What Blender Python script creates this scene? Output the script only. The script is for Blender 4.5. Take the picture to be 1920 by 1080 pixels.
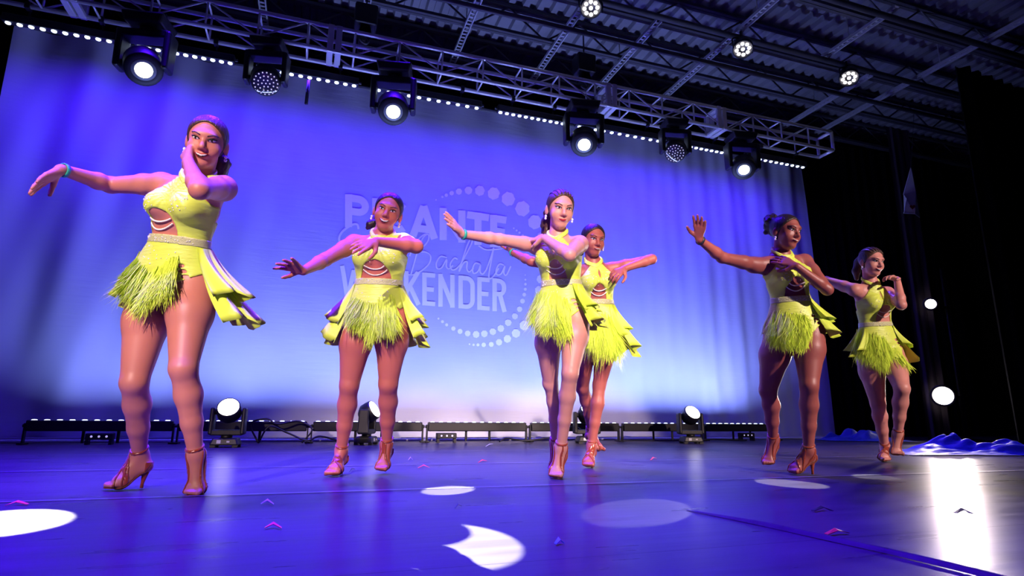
import bpy, bmesh, math, random
import numpy as np
from mathutils import Vector, Matrix

for _o in list(bpy.data.objects):
    bpy.data.objects.remove(_o, do_unlink=True)
scene = bpy.context.scene
COL = scene.collection
random.seed(7)
RNG = np.random.default_rng(11)

# ------------------------------------------------------------------ camera
FPX = 1090.0
YAW, PITCH, ROLL, HC = math.radians(18.8), math.radians(12.2), math.radians(0.6), 0.37
CF = np.array([math.sin(YAW)*math.cos(PITCH), math.cos(YAW)*math.cos(PITCH), math.sin(PITCH)])
_r = np.array([math.cos(YAW), -math.sin(YAW), 0.0]); _u = np.cross(_r, CF)
CR = _r*math.cos(ROLL)+_u*math.sin(ROLL)
CU = -_r*math.sin(ROLL)+_u*math.cos(ROLL)
CP = np.array([0.0, 0.0, HC])
cam_data = bpy.data.cameras.new('camera')
cam_data.sensor_width = 36.0
cam_data.lens = FPX/1920*36.0
cam_data.clip_start = 0.05
cam = bpy.data.objects.new('camera', cam_data)
COL.objects.link(cam)
cam.matrix_world = Matrix(((CR[0], CU[0], -CF[0], CP[0]), (CR[1], CU[1], -CF[1], CP[1]), (CR[2], CU[2], -CF[2], CP[2]), (0, 0, 0, 1)))
scene.camera = cam
scene.view_settings.view_transform = 'Standard'
scene.view_settings.look = 'None'
scene.view_settings.gamma = 1.0
scene.view_settings.exposure = 0.0
scene.view_settings.use_curve_mapping = False

def ray(x, y):
    return (x-960)/FPX*CR-(y-540)/FPX*CU+CF
def at_y(x, y, Y):
    d = ray(x, y); return CP+d*((Y-CP[1])/d[1])
def at_z(x, y, z):
    d = ray(x, y); return CP+d*((z-CP[2])/d[2])
def at_d(x, y, depth):
    return CP+ray(x, y)*depth

# ------------------------------------------------------------------ world and lights
world = bpy.data.worlds.new('world'); scene.world = world
world.use_nodes = True
world.node_tree.nodes['Background'].inputs[0].default_value = (0.02, 0.012, 0.06, 1)
world.node_tree.nodes['Background'].inputs[1].default_value = 0.05

def aim(o, loc, target):
    o.location = Vector(loc)
    o.rotation_euler = (Vector(target)-Vector(loc)).to_track_quat('-Z', 'Y').to_euler()
def area(name, loc, target, sx, sy, power, color, spread=180):
    l = bpy.data.lights.new(name, 'AREA'); l.shape = 'RECTANGLE'
    l.size, l.size_y, l.energy, l.color = sx, sy, power, color
    l.spread = math.radians(spread)
    o = bpy.data.objects.new(name, l); COL.objects.link(o); aim(o, loc, target); return o
def spot(name, loc, target, power, color, angle, blend=0.3, radius=0.05):
    l = bpy.data.lights.new(name, 'SPOT'); l.energy, l.color = power, color
    l.spot_size, l.spot_blend, l.shadow_soft_size = math.radians(angle), blend, radius
    o = bpy.data.objects.new(name, l); COL.objects.link(o); aim(o, loc, target); return o

BLUE = (0.055, 0.004, 1.0)
PALE = (0.27, 0.35, 1.0)
BACK_Y = 8.45
BAR_Y = 7.66
BAR_X = [(-2.81, -1.44), (-1.37, 0.0), (0.07, 1.40), (1.48, 2.82), (2.90, 4.24), (4.32, 5.66), (5.74, 7.08)]
# light of the LED bars on the floor, washing the backdrop from below
for (a, b), q in zip(BAR_X, (22, 30, 34, 36, 40, 48, 48)):
    area('floor_bar_light', ((a+b)/2, BAR_Y+0.01, 0.27), ((a+b)/2, BACK_Y, 2.5), b-a-0.05, 0.05, q, PALE, 125)
# light of the LED bars under the truss, deep blue from above
TB = [(5, 235), (253, 440), (485, 672), (700, 902), (932, 1060), (1078, 1240), (1250, 1357), (1398, 1509)]
TRUSS_BAR = []
for (a, b) in TB:
    ya, yb = 41+0.1815*(a-5), 41+0.1815*(b-5)
    TRUSS_BAR.append((at_y(a, ya, 7.38)[0], at_y(b, yb, 7.38)[0]))
for (x0, x1) in TRUSS_BAR:
    xc = (x0+x1)/2
    area('truss_bar_light', (xc, 7.38, 4.62), (xc, BACK_Y, 2.6), x1-x0-0.05, 0.05, 30, BLUE, 160)
# overhead stage rig in front of the truss, above the frame: the blue wash on the floor
for k, (x, y, z, tx, ty, p) in enumerate(((-3.2, 5.0, 5.6, -1.7, 3.9, 6200), (-0.6, 5.0, 5.6, -0.1, 3.6, 6000), (1.6, 5.0, 5.6, 1.2, 3.8, 4800), (-1.6, 2.4, 5.6, -0.9, 1.6, 4400), (0.5, 2.4, 5.6, 0.3, 1.8, 2600), (-1.8, 6.4, 5.85, -1.6, 5.5, 3200), (0.8, 6.4, 5.85, 0.9, 5.5, 3200))):
    spot('overhead_blue_wash_%d_offscreen' % (k+1), (x, y, z), (tx, ty, 0), p, BLUE, 60, 0.9, 0.25)
# front-of-house profiles high in the auditorium behind the camera, one beam on each dancer
FOH = (1.0, 0.74, 0.68)
for k, (x, tx, ty, p, an) in enumerate(((-4.6, -0.78, 3.5, 3300, 13.5), (-4.6, 0.25, 3.8, 4700, 12.5), (-1.2, 1.5, 3.5, 6200, 12.5), (-1.2, 2.02, 4.1, 3000, 10), (6.6, 3.1, 3.3, 6600, 12.5), (6.6, 4.75, 4.0, 5600, 12.5))):
    spot('front_of_house_%d_offscreen' % (k+1), (x, -6.4, 4.8), (tx, ty, 0.98), p, FOH, an, 0.45, 0.10)

# ------------------------------------------------------------------ materials
def mat(name, color, rough=0.6, metal=0.0, emit=None, estr=0.0, bump=None, spec=0.5, var=None, sheen=0.0, trans=0.0):
    m = bpy.data.materials.new(name); m.use_nodes = True
    nt = m.node_tree; b = nt.nodes['Principled BSDF']
    b.inputs['Base Color'].default_value = (*color, 1)
    b.inputs['Roughness'].default_value = rough
    b.inputs['Metallic'].default_value = metal
    b.inputs['Specular IOR Level'].default_value = spec
    if sheen: b.inputs['Sheen Weight'].default_value = sheen
    if trans: b.inputs['Transmission Weight'].default_value = trans
    if emit:
        b.inputs['Emission Color'].default_value = (*emit, 1)
        b.inputs['Emission Strength'].default_value = estr
    tc = nt.nodes.new('ShaderNodeTexCoord')
    if var:      # (scale xyz, amount, detail)
        mp = nt.nodes.new('ShaderNodeMapping'); mp.inputs['Scale'].default_value = var[0]
        nz = nt.nodes.new('ShaderNodeTexNoise'); nz.inputs['Scale'].default_value = 1.0; nz.inputs['Detail'].default_value = 4
        mx = nt.nodes.new('ShaderNodeMix'); mx.data_type = 'RGBA'
        nt.links.new(tc.outputs['Object'], mp.inputs[0]); nt.links.new(mp.outputs[0], nz.inputs['Vector'])
        nt.links.new(nz.outputs['Fac'], mx.inputs['Factor'])
        mx.inputs['A'].default_value = (*[c*(1-var[1]) for c in color], 1)
        mx.inputs['B'].default_value = (*[min(1, c*(1+var[1])) for c in color], 1)
        nt.links.new(mx.outputs['Result'], b.inputs['Base Color'])
    if bump:     # (scale xyz, strength, distance)
        mp = nt.nodes.new('ShaderNodeMapping'); mp.inputs['Scale'].default_value = bump[0]
        nz = nt.nodes.new('ShaderNodeTexNoise'); nz.inputs['Scale'].default_value = 1.0; nz.inputs['Detail'].default_value = 3
        bp = nt.nodes.new('ShaderNodeBump'); bp.inputs['Strength'].default_value = bump[1]; bp.inputs['Distance'].default_value = bump[2]
        nt.links.new(tc.outputs['Object'], mp.inputs[0]); nt.links.new(mp.outputs[0], nz.inputs['Vector'])
        nt.links.new(nz.outputs['Fac'], bp.inputs['Height']); nt.links.new(bp.outputs[0], b.inputs['Normal'])
    return m

M = {}
M['cloth'] = mat('backdrop_cloth', (0.50, 0.52, 0.62), 0.85, bump=((2.2, 2.2, 21), 0.16, 0.02), spec=0.2)
M['print'] = mat('backdrop_print', (0.90, 0.90, 0.92), 0.8, spec=0.2)
M['black_cloth'] = mat('black_drape', (0.004, 0.004, 0.005), 0.95, spec=0.1, bump=((8, 8, 2), 0.3, 0.02))
M['black_cloth_lit_tone'] = mat('black_drape_lit_tone', (0.11, 0.09, 0.11), 0.9, spec=0.1)  # black drape leg catching light: the brightening is put into this grey
M['black'] = mat('black_plastic', (0.006, 0.006, 0.007), 0.45, var=((9, 9, 9), 0.3))
M['black_metal'] = mat('black_metal', (0.02, 0.02, 0.022), 0.4, 0.6, var=((9, 9, 9), 0.3))
M['alu'] = mat('aluminium', (0.72, 0.72, 0.74), 0.38, 0.45, bump=((40, 40, 40), 0.1, 0.01))
M['steel'] = mat('painted_steel', (0.07, 0.07, 0.08), 0.6, 0.2, var=((4, 4, 4), 0.3))
M['galv'] = mat('galvanised_steel', (0.50, 0.50, 0.52), 0.5, 0.5, var=((6, 6, 6), 0.2))
M['deck'] = mat('roof_deck', (0.22, 0.22, 0.25), 0.6, 0.2, var=((2, 2, 2), 0.3))
M['wall'] = mat('dark_wall', (0.015, 0.015, 0.018), 0.9)
M['lens_white'] = mat('lit_lens', (0.9, 0.9, 0.9), 0.3, emit=(1.0, 0.97, 0.88), estr=9.0)
M['lens_side'] = mat('lit_side_lens', (0.9, 0.9, 0.9), 0.3, emit=(1.0, 0.90, 0.86), estr=60.0)
M['lens_par'] = mat('lit_par_lens', (0.9, 0.9, 0.9), 0.3, emit=(1.0, 0.93, 1.0), estr=6.0)
M['lens_led'] = mat('lit_batten_lens', (0.9, 0.9, 0.9), 0.3, emit=(0.62, 0.74, 1.0), estr=6.0)
M['lens_dim'] = mat('dim_led_lens', (0.8, 0.8, 0.8), 0.2, emit=(0.75, 0.66, 1.0), estr=0.6)
M['lens_glass'] = mat('lens_glass', (0.03, 0.03, 0.04), 0.08, spec=0.8)
M['lens_ring'] = mat('lens_ring', (0.30, 0.33, 0.28), 0.25)
M['tape'] = mat('seam_tape', (0.16, 0.16, 0.17), 0.35)
M['tape_dark'] = mat('dark_seam', (0.02, 0.02, 0.022), 0.5)
M['satin'] = mat('blue_satin', (0.03, 0.05, 0.42), 0.42, spec=0.35, bump=((12, 12, 12), 0.3, 0.02))
M['confetti_red'] = mat('red_confetti', (0.85, 0.06, 0.05), 0.4)
M['confetti_white'] = mat('white_confetti', (0.85, 0.85, 0.9), 0.4)
M['confetti_green'] = mat('green_confetti', (0.08, 0.75, 0.45), 0.4)
M['confetti_dark'] = mat('dark_confetti', (0.02, 0.02, 0.03), 0.4)
M['card'] = mat('card_paper', (0.82, 0.80, 0.86), 0.5)
M['heart'] = mat('card_heart_red', (0.55, 0.04, 0.05), 0.5)
M['cable'] = mat('black_cable', (0.01, 0.01, 0.012), 0.5)
M['white_label'] = mat('white_label', (0.7, 0.7, 0.7), 0.5)

def floor_mat():
    m = bpy.data.materials.new('vinyl_dance_floor'); m.use_nodes = True
    nt = m.node_tree; b = nt.nodes['Principled BSDF']; N = nt.nodes.new; Lk = nt.links.new
    tc = N('ShaderNodeTexCoord')
    mp = N('ShaderNodeMapping'); mp.inputs['Scale'].default_value = (0.9, 5.0, 1)
    n1 = N('ShaderNodeTexNoise'); n1.inputs['Scale'].default_value = 2.0; n1.inputs['Detail'].default_value = 6
    Lk(tc.outputs['Object'], mp.inputs[0]); Lk(mp.outputs[0], n1.inputs['Vector'])
    cr = N('ShaderNodeValToRGB')
    cr.color_ramp.elements[0].position = 0.3; cr.color_ramp.elements[0].color = (0.050, 0.046, 0.047, 1)
    cr.color_ramp.elements[1].position = 0.75; cr.color_ramp.elements[1].color = (0.080, 0.073, 0.075, 1)
    Lk(n1.outputs['Fac'], cr.inputs[0]); Lk(cr.outputs[0], b.inputs['Base Color'])
    mr = N('ShaderNodeMapRange'); mr.inputs[3].default_value = 0.22; mr.inputs[4].default_value = 0.38
    Lk(n1.outputs['Fac'], mr.inputs[0]); Lk(mr.outputs[0], b.inputs['Roughness'])
    mp2 = N('ShaderNodeMapping'); mp2.inputs['Scale'].default_value = (0.6, 7.0, 1)
    n2 = N('ShaderNodeTexNoise'); n2.inputs['Scale'].default_value = 1.4; n2.inputs['Detail'].default_value = 3
    bp = N('ShaderNodeBump'); bp.inputs['Strength'].default_value = 0.22; bp.inputs['Distance'].default_value = 0.006
    Lk(tc.outputs['Object'], mp2.inputs[0]); Lk(mp2.outputs[0], n2.inputs['Vector']); Lk(n2.outputs['Fac'], bp.inputs['Height']); Lk(bp.outputs[0], b.inputs['Normal'])
    b.inputs['Specular IOR Level'].default_value = 0.012
    return m
M['floor'] = floor_mat()

# ------------------------------------------------------------------ mesh helpers
def link(o, parent=None):
    COL.objects.link(o)
    if parent is not None: o.parent = parent
    return o
def mesh_obj(name, verts, faces, material, parent=None, smooth=False, loc=None):
    me = bpy.data.meshes.new(name)
    me.from_pydata([tuple(map(float, v)) for v in verts], [], faces)
    me.update()
    if smooth: me.polygons.foreach_set('use_smooth', [True]*len(me.polygons))
    me.materials.append(material)
    o = bpy.data.objects.new(name, me)
    if loc is not None: o.location = loc
    return link(o, parent)
class MB:
    def __init__(s): s.v = []; s.f = []
    def add(s, v, f):
        n = len(s.v); s.v += [tuple(map(float, p)) for p in v]; s.f += [tuple(i+n for i in q) for q in f]; return s
    def box(s, c, d, rot=None, taper=1.0):
        v = []
        for z in (-1, 1):
            k = taper if z > 0 else 1.0
            for (x, y) in ((-1, -1), (1, -1), (1, 1), (-1, 1)):
                p = Vector((x*d[0]/2*k, y*d[1]/2*k, z*d[2]/2))
                if rot is not None: p = rot @ p
                v.append(p+Vector(c))
        return s.add(v, [(3, 2, 1, 0), (4, 5, 6, 7), (0, 1, 5, 4), (1, 2, 6, 5), (2, 3, 7, 6), (3, 0, 4, 7)])
    def tube(s, pts, r, n=8, cap=True):
        pts = [Vector(p) for p in pts]; rs = r if hasattr(r, '__len__') else [r]*len(pts)
        v = []; f = []
        prev = None
        for i, p in enumerate(pts):
            t = (pts[min(i+1, len(pts)-1)]-pts[max(i-1, 0)]).normalized()
            if prev is None:
                a = Vector((0, 0, 1)) if abs(t.z) < 0.9 else Vector((1, 0, 0))
                x = t.cross(a).normalized()
            else:
                x = (prev-t*prev.dot(t)).normalized()
            prev = x; y = t.cross(x)
            for k in range(n):
                an = 2*math.pi*k/n
                v.append(p+(x*math.cos(an)+y*math.sin(an))*rs[i])
        for i in range(len(pts)-1):
            for k in range(n):
                f.append((i*n+k, i*n+(k+1) % n, (i+1)*n+(k+1) % n, (i+1)*n+k))
        if cap:
            f.append(tuple(reversed(range(n)))); f.append(tuple(range((len(pts)-1)*n, len(pts)*n)))
        return s.add(v, f)
    def lathe(s, prof, n=24, mtx=None, cap=True):
        v = []; f = []
        for (r, z) in prof:
            for k in range(n):
                an = 2*math.pi*k/n; p = Vector((r*math.cos(an), r*math.sin(an), z))
                v.append(mtx @ p if mtx is not None else p)
        for i in range(len(prof)-1):
            for k in range(n): f.append((i*n+k, i*n+(k+1) % n, (i+1)*n+(k+1) % n, (i+1)*n+k))
        if cap:
            f.append(tuple(reversed(range(n)))); f.append(tuple(range((len(prof)-1)*n, len(prof)*n)))
        return s.add(v, f)
    def build(s, name, material, parent=None, smooth=False, loc=None):
        return mesh_obj(name, s.v, s.f, material, parent, smooth, loc)
def tag(o, label=None, cat=None, group=None, kind=None):
    if label: o['label'] = label
    if cat: o['category'] = cat
    if group: o['group'] = group
    if kind: o['kind'] = kind
    return o
def empty(name, loc=(0, 0, 0), rot=None):
    o = bpy.data.objects.new(name, None); o.location = Vector(loc)
    if rot is not None: o.rotation_euler = rot
    o.empty_display_size = 0.1
    return link(o)
def bevel(o, w, seg=2):
    b = o.modifiers.new('bevel', 'BEVEL'); b.width = w; b.segments = seg; b.limit_method = 'ANGLE'; return o
def catmull(pts, n=8):
    pts = [np.array(p, float) for p in pts]; q = [2*pts[0]-pts[1]]+pts+[2*pts[-1]-pts[-2]]; out = []
    for i in range(1, len(q)-2):
        for k in range(n):
            t = k/n
            out.append(0.5*((2*q[i])+(-q[i-1]+q[i+1])*t+(2*q[i-1]-5*q[i]+4*q[i+1]-q[i+2])*t*t+(-q[i-1]+3*q[i]-3*q[i+1]+q[i+2])*t**3))
    out.append(pts[-1]); return out

# ------------------------------------------------------------------ floor
floor = MB().box((4.5, 3.5, -0.06), (30, 19, 0.10)).build('floor', M['wall']); tag(floor, 'dark stage floor under the vinyl dance surface', 'floor', kind='structure')
seams = [-6.0, -1.4, 0.1, 1.52, 3.02, 4.42, 5.9, 7.36, 9.4]
for i in range(len(seams)-1):
    y0, y1 = seams[i]+0.0012, seams[i+1]-0.0012
    nx, ny = 60, 10
    v = []; f = []
    for j in range(ny+1):
        for k in range(nx+1):
            x = -9+26*k/nx; y = y0+(y1-y0)*j/ny
            e = min(1.0, min(y-y0, y1-y)/0.06)
            v.append((x, y, -0.004+0.003*math.sin(x*1.7+i*2.1)*math.sin(j*1.3+x*0.6)*e*0.3))
    for j in range(ny):
        for k in range(nx):
            a = j*(nx+1)+k; f.append((a, a+1, a+nx+2, a+nx+1))
    mesh_obj('vinyl_strip', v, f, M['floor'], floor, True)
for y in seams[4:8]:
    v = []; f = []
    for k in range(60):
        x = -9+26*k/59; w = 0.010+0.004*math.sin(k*1.9)
        v += [(x, y-w, 0.0005), (x, y+w, 0.0005)]
        if k: f.append((2*k-2, 2*k, 2*k+1, 2*k-1))
    mesh_obj('seam_tape', v, f, M['tape'] if y not in (1.52,) else M['tape_dark'], floor)
# raised fold in the vinyl running towards the audience
pts = catmull([at_z(1290, 955, 0.0), at_z(1400, 977, 0.0), at_z(1560, 1012, 0.0), at_z(1700, 1043, 0.0), at_z(1900, 1092, 0.0), at_z(2100, 1150, 0.0)], 8)
v = []; f = []
for i, p in enumerate(pts):
    t = pts[min(i+1, len(pts)-1)]-pts[max(i-1, 0)]; t = t/np.linalg.norm(t); s = np.array([-t[1], t[0], 0])
    h = 0.011*min(1, i/10)
    for (o, z) in ((-0.016, -0.002), (-0.006, 0.7*h), (0.0, h), (0.005, 0.6*h), (0.008, -0.002)):
        v.append(p+s*o+np.array([0, 0, z]))
    if i:
        for k in range(4): f.append(((i-1)*5+k, (i-1)*5+k+1, i*5+k+1, i*5+k))
mesh_obj('vinyl_fold', v, f, M['floor'], floor, True)

# ------------------------------------------------------------------ backdrop
def cloth_y(x, z):
    l = 1/(1+math.exp((x+0.9)*3.0)); r = 1/(1+math.exp(-(x-5.2)*2.2))
    flat = 1-math.exp(-((x-1.9)/1.9)**2)
    d = 0.0
    d += l*(0.050*math.sin((x+0.10*z)*6.5+0.5*math.sin(z*0.9))+0.012*math.sin((x-0.16*z)*13+1.0))
    d += r*(0.022*math.sin(x*9.0+0.35*math.sin(z*1.1))+0.009*math.sin(x*21+z*0.5))
    d += 0.010*flat*math.sin(x*4.2-z*0.35)+0.004*math.sin(x*9+z*3.1)*math.sin(z*4.0+x)
    low = math.exp(-z/0.55)
    for cx in (-2.1, -0.5, 0.62, 2.15, 3.5, 4.9, 6.3):
        u = (x-cx)/(0.10+0.42*z)
        d += 0.028*math.exp(-u*u*2.2)*math.exp(-z/0.8)
    d += 0.008*low*math.sin(x*17+2*z)
    hang = 0.03*math.exp(-(5.25-z)/0.5)*math.sin(x*7.5)
    return BACK_Y-(d+hang)
bx0, bx1, nx, nz = -3.98, 9.05, 430, 130
v = []; f = []
for j in range(nz+1):
    z = 0.015+5.25*j/nz
    for k in range(nx+1):
        x = bx0+(bx1-bx0)*k/nx
        if k > nx*0.9: x += 0.10*(1-z/5.2)*((k/nx-0.9)/0.1)
        v.append((x, cloth_y(x, z), z))
for j in range(nz):
    for k in range(nx):
        a = j*(nx+1)+k; f.append((a, a+1, a+nx+2, a+nx+1))
backdrop = mesh_obj('backdrop_curtain', v, f, M['cloth'], None, True)
tag(backdrop, 'wide pale cloth backdrop printed with event lettering behind the dancers', 'backdrop')
hem = MB().box(((bx0+bx1)/2, BACK_Y-0.05, 0.022), (bx1-bx0, 0.05, 0.04)).build('hem', M['cloth'], backdrop)
hemp = MB().tube([(bx0, BACK_Y, 5.27), (bx1, BACK_Y, 5.27)], 0.03).build('curtain_pipe', M['steel'], backdrop)

# printed lettering, laid flat on the cloth
Z6 = 420/1334.0
def zw(zx, zy):
    p = at_y(620+zx*Z6, 330+zy*Z6, BACK_Y)
    return p[0], p[2]
def flat_piece(name, polys):
    v = []; f = []
    for poly in polys:
        n = len(v)
        for (zx, zy) in poly:
            x, z = zw(zx, zy); v.append((x, cloth_y(x, z)-0.006, z))
        f.append(tuple(range(n, len(v))))
    me_o = mesh_obj(name, v, f, M['print'], backdrop); return me_o
def ribbon(pts, w, n=1):
    pts = [np.array(p, float) for p in pts]; out = []
    L = []; R = []
    for i, p in enumerate(pts):
        t = pts[min(i+1, len(pts)-1)]-pts[max(i-1, 0)]; t /= (np.linalg.norm(t)+1e-9); s = np.array([-t[1], t[0]])
        L.append(p+s*w/2); R.append(p-s*w/2)
    return [(L[i], L[i+1], R[i+1], R[i]) for i in range(len(pts)-1)]
def line_letter(name, top, bot, x0, x1, strokes, w):
    polys = []
    for st in strokes:
        pp = [(x0+(x1-x0)*u, bot(x0+(x1-x0)*u)+(top(x0+(x1-x0)*u)-bot(x0+(x1-x0)*u))*q) for (u, q) in st[0]]
        polys += ribbon(pp, st[1]*w if len(st) > 1 else w)
    return flat_piece(name, polys)
def arc(cx, cy, rx, ry, a0, a1, n=12):
    return [(cx+rx*math.cos(math.radians(a0+(a1-a0)*i/n)), cy+ry*math.sin(math.radians(a0+(a1-a0)*i/n))) for i in range(n+1)]
def sdat(ww, hh):      # stroke data in unit boxes, ww / hh = half stroke widths as box fractions
    a, b = ww, hh
    return {
     'P': [([(a, 0), (a, 1)],), ([(a, 1-b), (0.55, 1-b)]+arc(0.55, 0.69, 0.45-a, 0.31-b, 90, -90)+[(a, 0.38+b)],)],
     'I': [([(0.5, 0), (0.5, 1)],)],
     'C': [(arc(0.54, 0.5, 0.54-a, 0.5-b, 48, 312, 22),)],
     'A': [([(a, 0), (0.5, 1-b*0.3)],), ([(1-a, 0), (0.5, 1-b*0.3)],), ([(0.22, 0.26), (0.78, 0.26)],)],
     'N': [([(a, 0), (a, 1)],), ([(1-a, 0), (1-a, 1)],), ([(a, 1-b), (1-a, b)],)],
     'T': [([(0.5, 0), (0.5, 1)],), ([(0, 1-b), (1, 1-b)],)],
     'E': [([(a, 0), (a, 1)],), ([(a, 1-b), (1, 1-b)],), ([(a, 0.5), (0.9, 0.5)],), ([(a, b), (1, b)],)],
     'W': [([(a, 1), (0.27, 0)],), ([(0.27, 0), (0.5, 0.9)],), ([(0.5, 0.9), (0.73, 0)],), ([(0.73, 0), (1-a, 1)],)],
     'K': [([(a, 0), (a, 1)],), ([(a, 0.36), (0.92, 1)],), ([(0.36, 0.58), (0.95, 0)],)],
     'D': [([(a, 0), (a, 1)],), ([(a, 1-b), (0.5, 1-b)]+arc(0.5, 0.72, 0.5-a, 0.28-b, 90, 0, 6)+arc(0.5, 0.28, 0.5-a, 0.28-b, 0, -90, 6)+[(a, b)],)],
     'R': [([(a, 0), (a, 1)],), ([(a, 1-b), (0.5, 1-b)]+arc(0.5, 0.73, 0.5-a, 0.27-b, 90, -90)+[(a, 0.46+b)],), ([(0.55, 0.5), (1-a*0.8, 0)],)]}
t1 = lambda x: 108+0.142*(x-95); b1 = lambda x: 302+0.137*(x-80)
for ch, x0, x1 in (('P', 85, 228), ('I', 246, 290), ('C', 305, 465), ('A', 468, 640), ('N', 648, 802), ('T', 812, 942), ('E', 948, 1046)):
    wpx = 43; sd = sdat(wpx/2/(x1-x0), wpx/2/195)
    line_letter('printed_letter', t1, b1, x0, x1, sd[ch], wpx)
t2 = lambda x: 575+0.082*(x-555); b2 = lambda x: 770+0.083*(x-545)
for ch, x0, x1 in (('W', 55, 222), ('E', 240, 318), ('E', 336, 414), ('K', 436, 528), ('E', 545, 622), ('N', 640, 738), ('D', 760, 858), ('E', 872, 946), ('R', 962, 1046)):
    wpx = 27; sd = sdat(wpx/2/(x1-x0), wpx/2/195)
    line_letter('printed_letter', t2, b2, x0, x1, sd[ch], wpx)
script = {
 'B': [[(575, 345), (548, 372), (520, 440), (497, 520), (476, 592)], [(470, 478), (498, 405), (552, 352), (583, 352), (578, 390), (540, 432), (505, 455), (560, 453), (594, 475), (586, 522), (540, 565), (495, 588), (462, 588)]],
 'a': [[(692, 487), (655, 480), (630, 515), (633, 550), (660, 548), (690, 498), (688, 540), (705, 553), (728, 533)]],
 'c': [[(756, 497), (735, 490), (712, 525), (720, 558), (745, 555), (772, 528)]],
 'h': [[(772, 528), (815, 450), (842, 392), (832, 378), (806, 432), (764, 568), (790, 520), (812, 512), (810, 550), (824, 572), (850, 550)]],
 'a2': [[(892, 526), (862, 520), (845, 552), (850, 580), (875, 570), (893, 530), (889, 570), (905, 585), (926, 560)]],
 't': [[(926, 560), (955, 480), (970, 428), (957, 500), (941, 590), (950, 612), (975, 590), (1000, 550)], [(880, 416), (930, 440), (1022, 434)]],
 'a3': [[(1032, 532), (1005, 525), (985, 560), (990, 588), (1015, 582), (1036, 537), (1030, 577), (1046, 590), (1072, 538)]],
 'amp': [[(166, 318), (158, 290), (128, 292), (72, 330), (50, 372), (66, 402), (110, 408), (160, 385)], [(60, 404), (44, 440), (60, 480), (110, 480), (160, 440), (190, 395)]]}
for kk, sts in script.items():
    polys = []
    for st in sts: polys += ribbon(catmull(st, 7), 13 if kk == 'amp' else 8.5)
    flat_piece('printed_script_letter', polys)
dots = [(627, 143, 5), (665, 125, 7), (688, 115, 10), (720, 103, 13), (763, 94, 18), (820, 87, 23), (888, 88, 29), (970, 105, 35), (1057, 138, 40), (1142, 195, 43), (1215, 275, 40), (1262, 370, 36), (1283, 465, 32), (1278, 555, 27), (1250, 615, 24), (1240, 680, 24), (1222, 752, 24), (1195, 825, 29), (1152, 890, 28), (1103, 937, 25), (1052, 970, 22), (1002, 990, 19), (955, 1003, 15), (910, 1006, 13), (876, 1006, 9), (850, 1006, 7), (826, 1002, 5),
        (1158, 590, 4), (1159, 618, 6), (1159, 645, 8), (1158, 675, 9), (1152, 707, 11), (1142, 745, 14), (1125, 793, 16), (1097, 835, 18), (1057, 873, 20), (1013, 908, 20), (965, 927, 20), (914, 940, 20), (865, 944, 20), (815, 938, 17), (770, 926, 15), (730, 909, 13), (690, 887, 9), (665, 868, 9), (641, 850, 6), (1090, 312, 5), (1107, 325, 6), (1124, 338, 7), (1143, 356, 8)]
for (zx, zy, r) in dots:
    poly = [(zx+r*(1+0.07*math.sin(7*t+zx))*math.cos(t), zy+r*1.05*(1+0.07*math.sin(7*t+zx))*math.sin(t)) for t in [2*math.pi*i/18 for i in range(18)]]
    flat_piece('printed_dot', [poly])

# ------------------------------------------------------------------ side masking drapes and walls
def drape(name, p0, p1, z0, z1, folds, amp, material, label=None, cat=None, kind=None):
    p0 = np.array(p0, float); p1 = np.array(p1, float); d = p1-p0; L = np.linalg.norm(d); d /= L; n = np.array([-d[1], d[0]])
    nx = folds*10; nz = 14; v = []; f = []
    for j in range(nz+1):
        z = z0+(z1-z0)*j/nz
        for k in range(nx+1):
            u = k/nx; ph = 2*math.pi*folds*u
            o = amp*(math.sin(ph)+0.35*math.sin(2.3*ph+1))*(0.75+0.25*math.sin(3*z/z1+u*5))
            q = p0+d*(u*L)+n*o; v.append((q[0], q[1], z))
    for j in range(nz):
        for k in range(nx):
            a = j*(nx+1)+k; f.append((a, a+1, a+nx+2, a+nx+1))
    o = mesh_obj(name, v, f, material, None, True)
    return tag(o, label, cat, None, kind)
drape('stage_drape', (8.95, 8.85), (13.6, 8.85), 0.0, 6.2, 16, 0.07, M['black_cloth'], 'black pleated drape closing the stage behind the blue heap of satin', 'curtain')
_a, _b = at_y(1741, 822, 7.6), at_y(1785, 822, 7.6)
drape('stage_drape', (_a[0], 7.6), (_b[0], 7.6), 0.0, 6.0, 3, 0.02, M['black_cloth_lit_tone'], 'narrow black drape leg, the light on it put into its grey colour', 'curtain')
drape('stage_drape', (9.9, 5.9), (15.5, 6.3), 0.0, 6.2, 18, 0.08, M['black_cloth'], 'black pleated wing drape behind the crumpled blue sheet', 'curtain')
drape('stage_drape', (-6.8, 8.7), (-3.9, 8.75), 0.0, 6.0, 10, 0.07, M['black_cloth'], 'black drape at the edge of the pale backdrop beside the tall dancer', 'curtain')
MB().box((4.5, 10.7, 3.5), (30, 0.2, 7.0)).build('wall_back', M['wall'])['kind'] = 'structure'
MB().box((16.2, 3.5, 3.5), (0.2, 14.4, 7.0)).build('wall_right', M['wall'])['kind'] = 'structure'
MB().box((-9.2, 3.5, 3.5), (0.2, 14.4, 7.0)).build('wall_left', M['wall'])['kind'] = 'structure'

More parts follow.
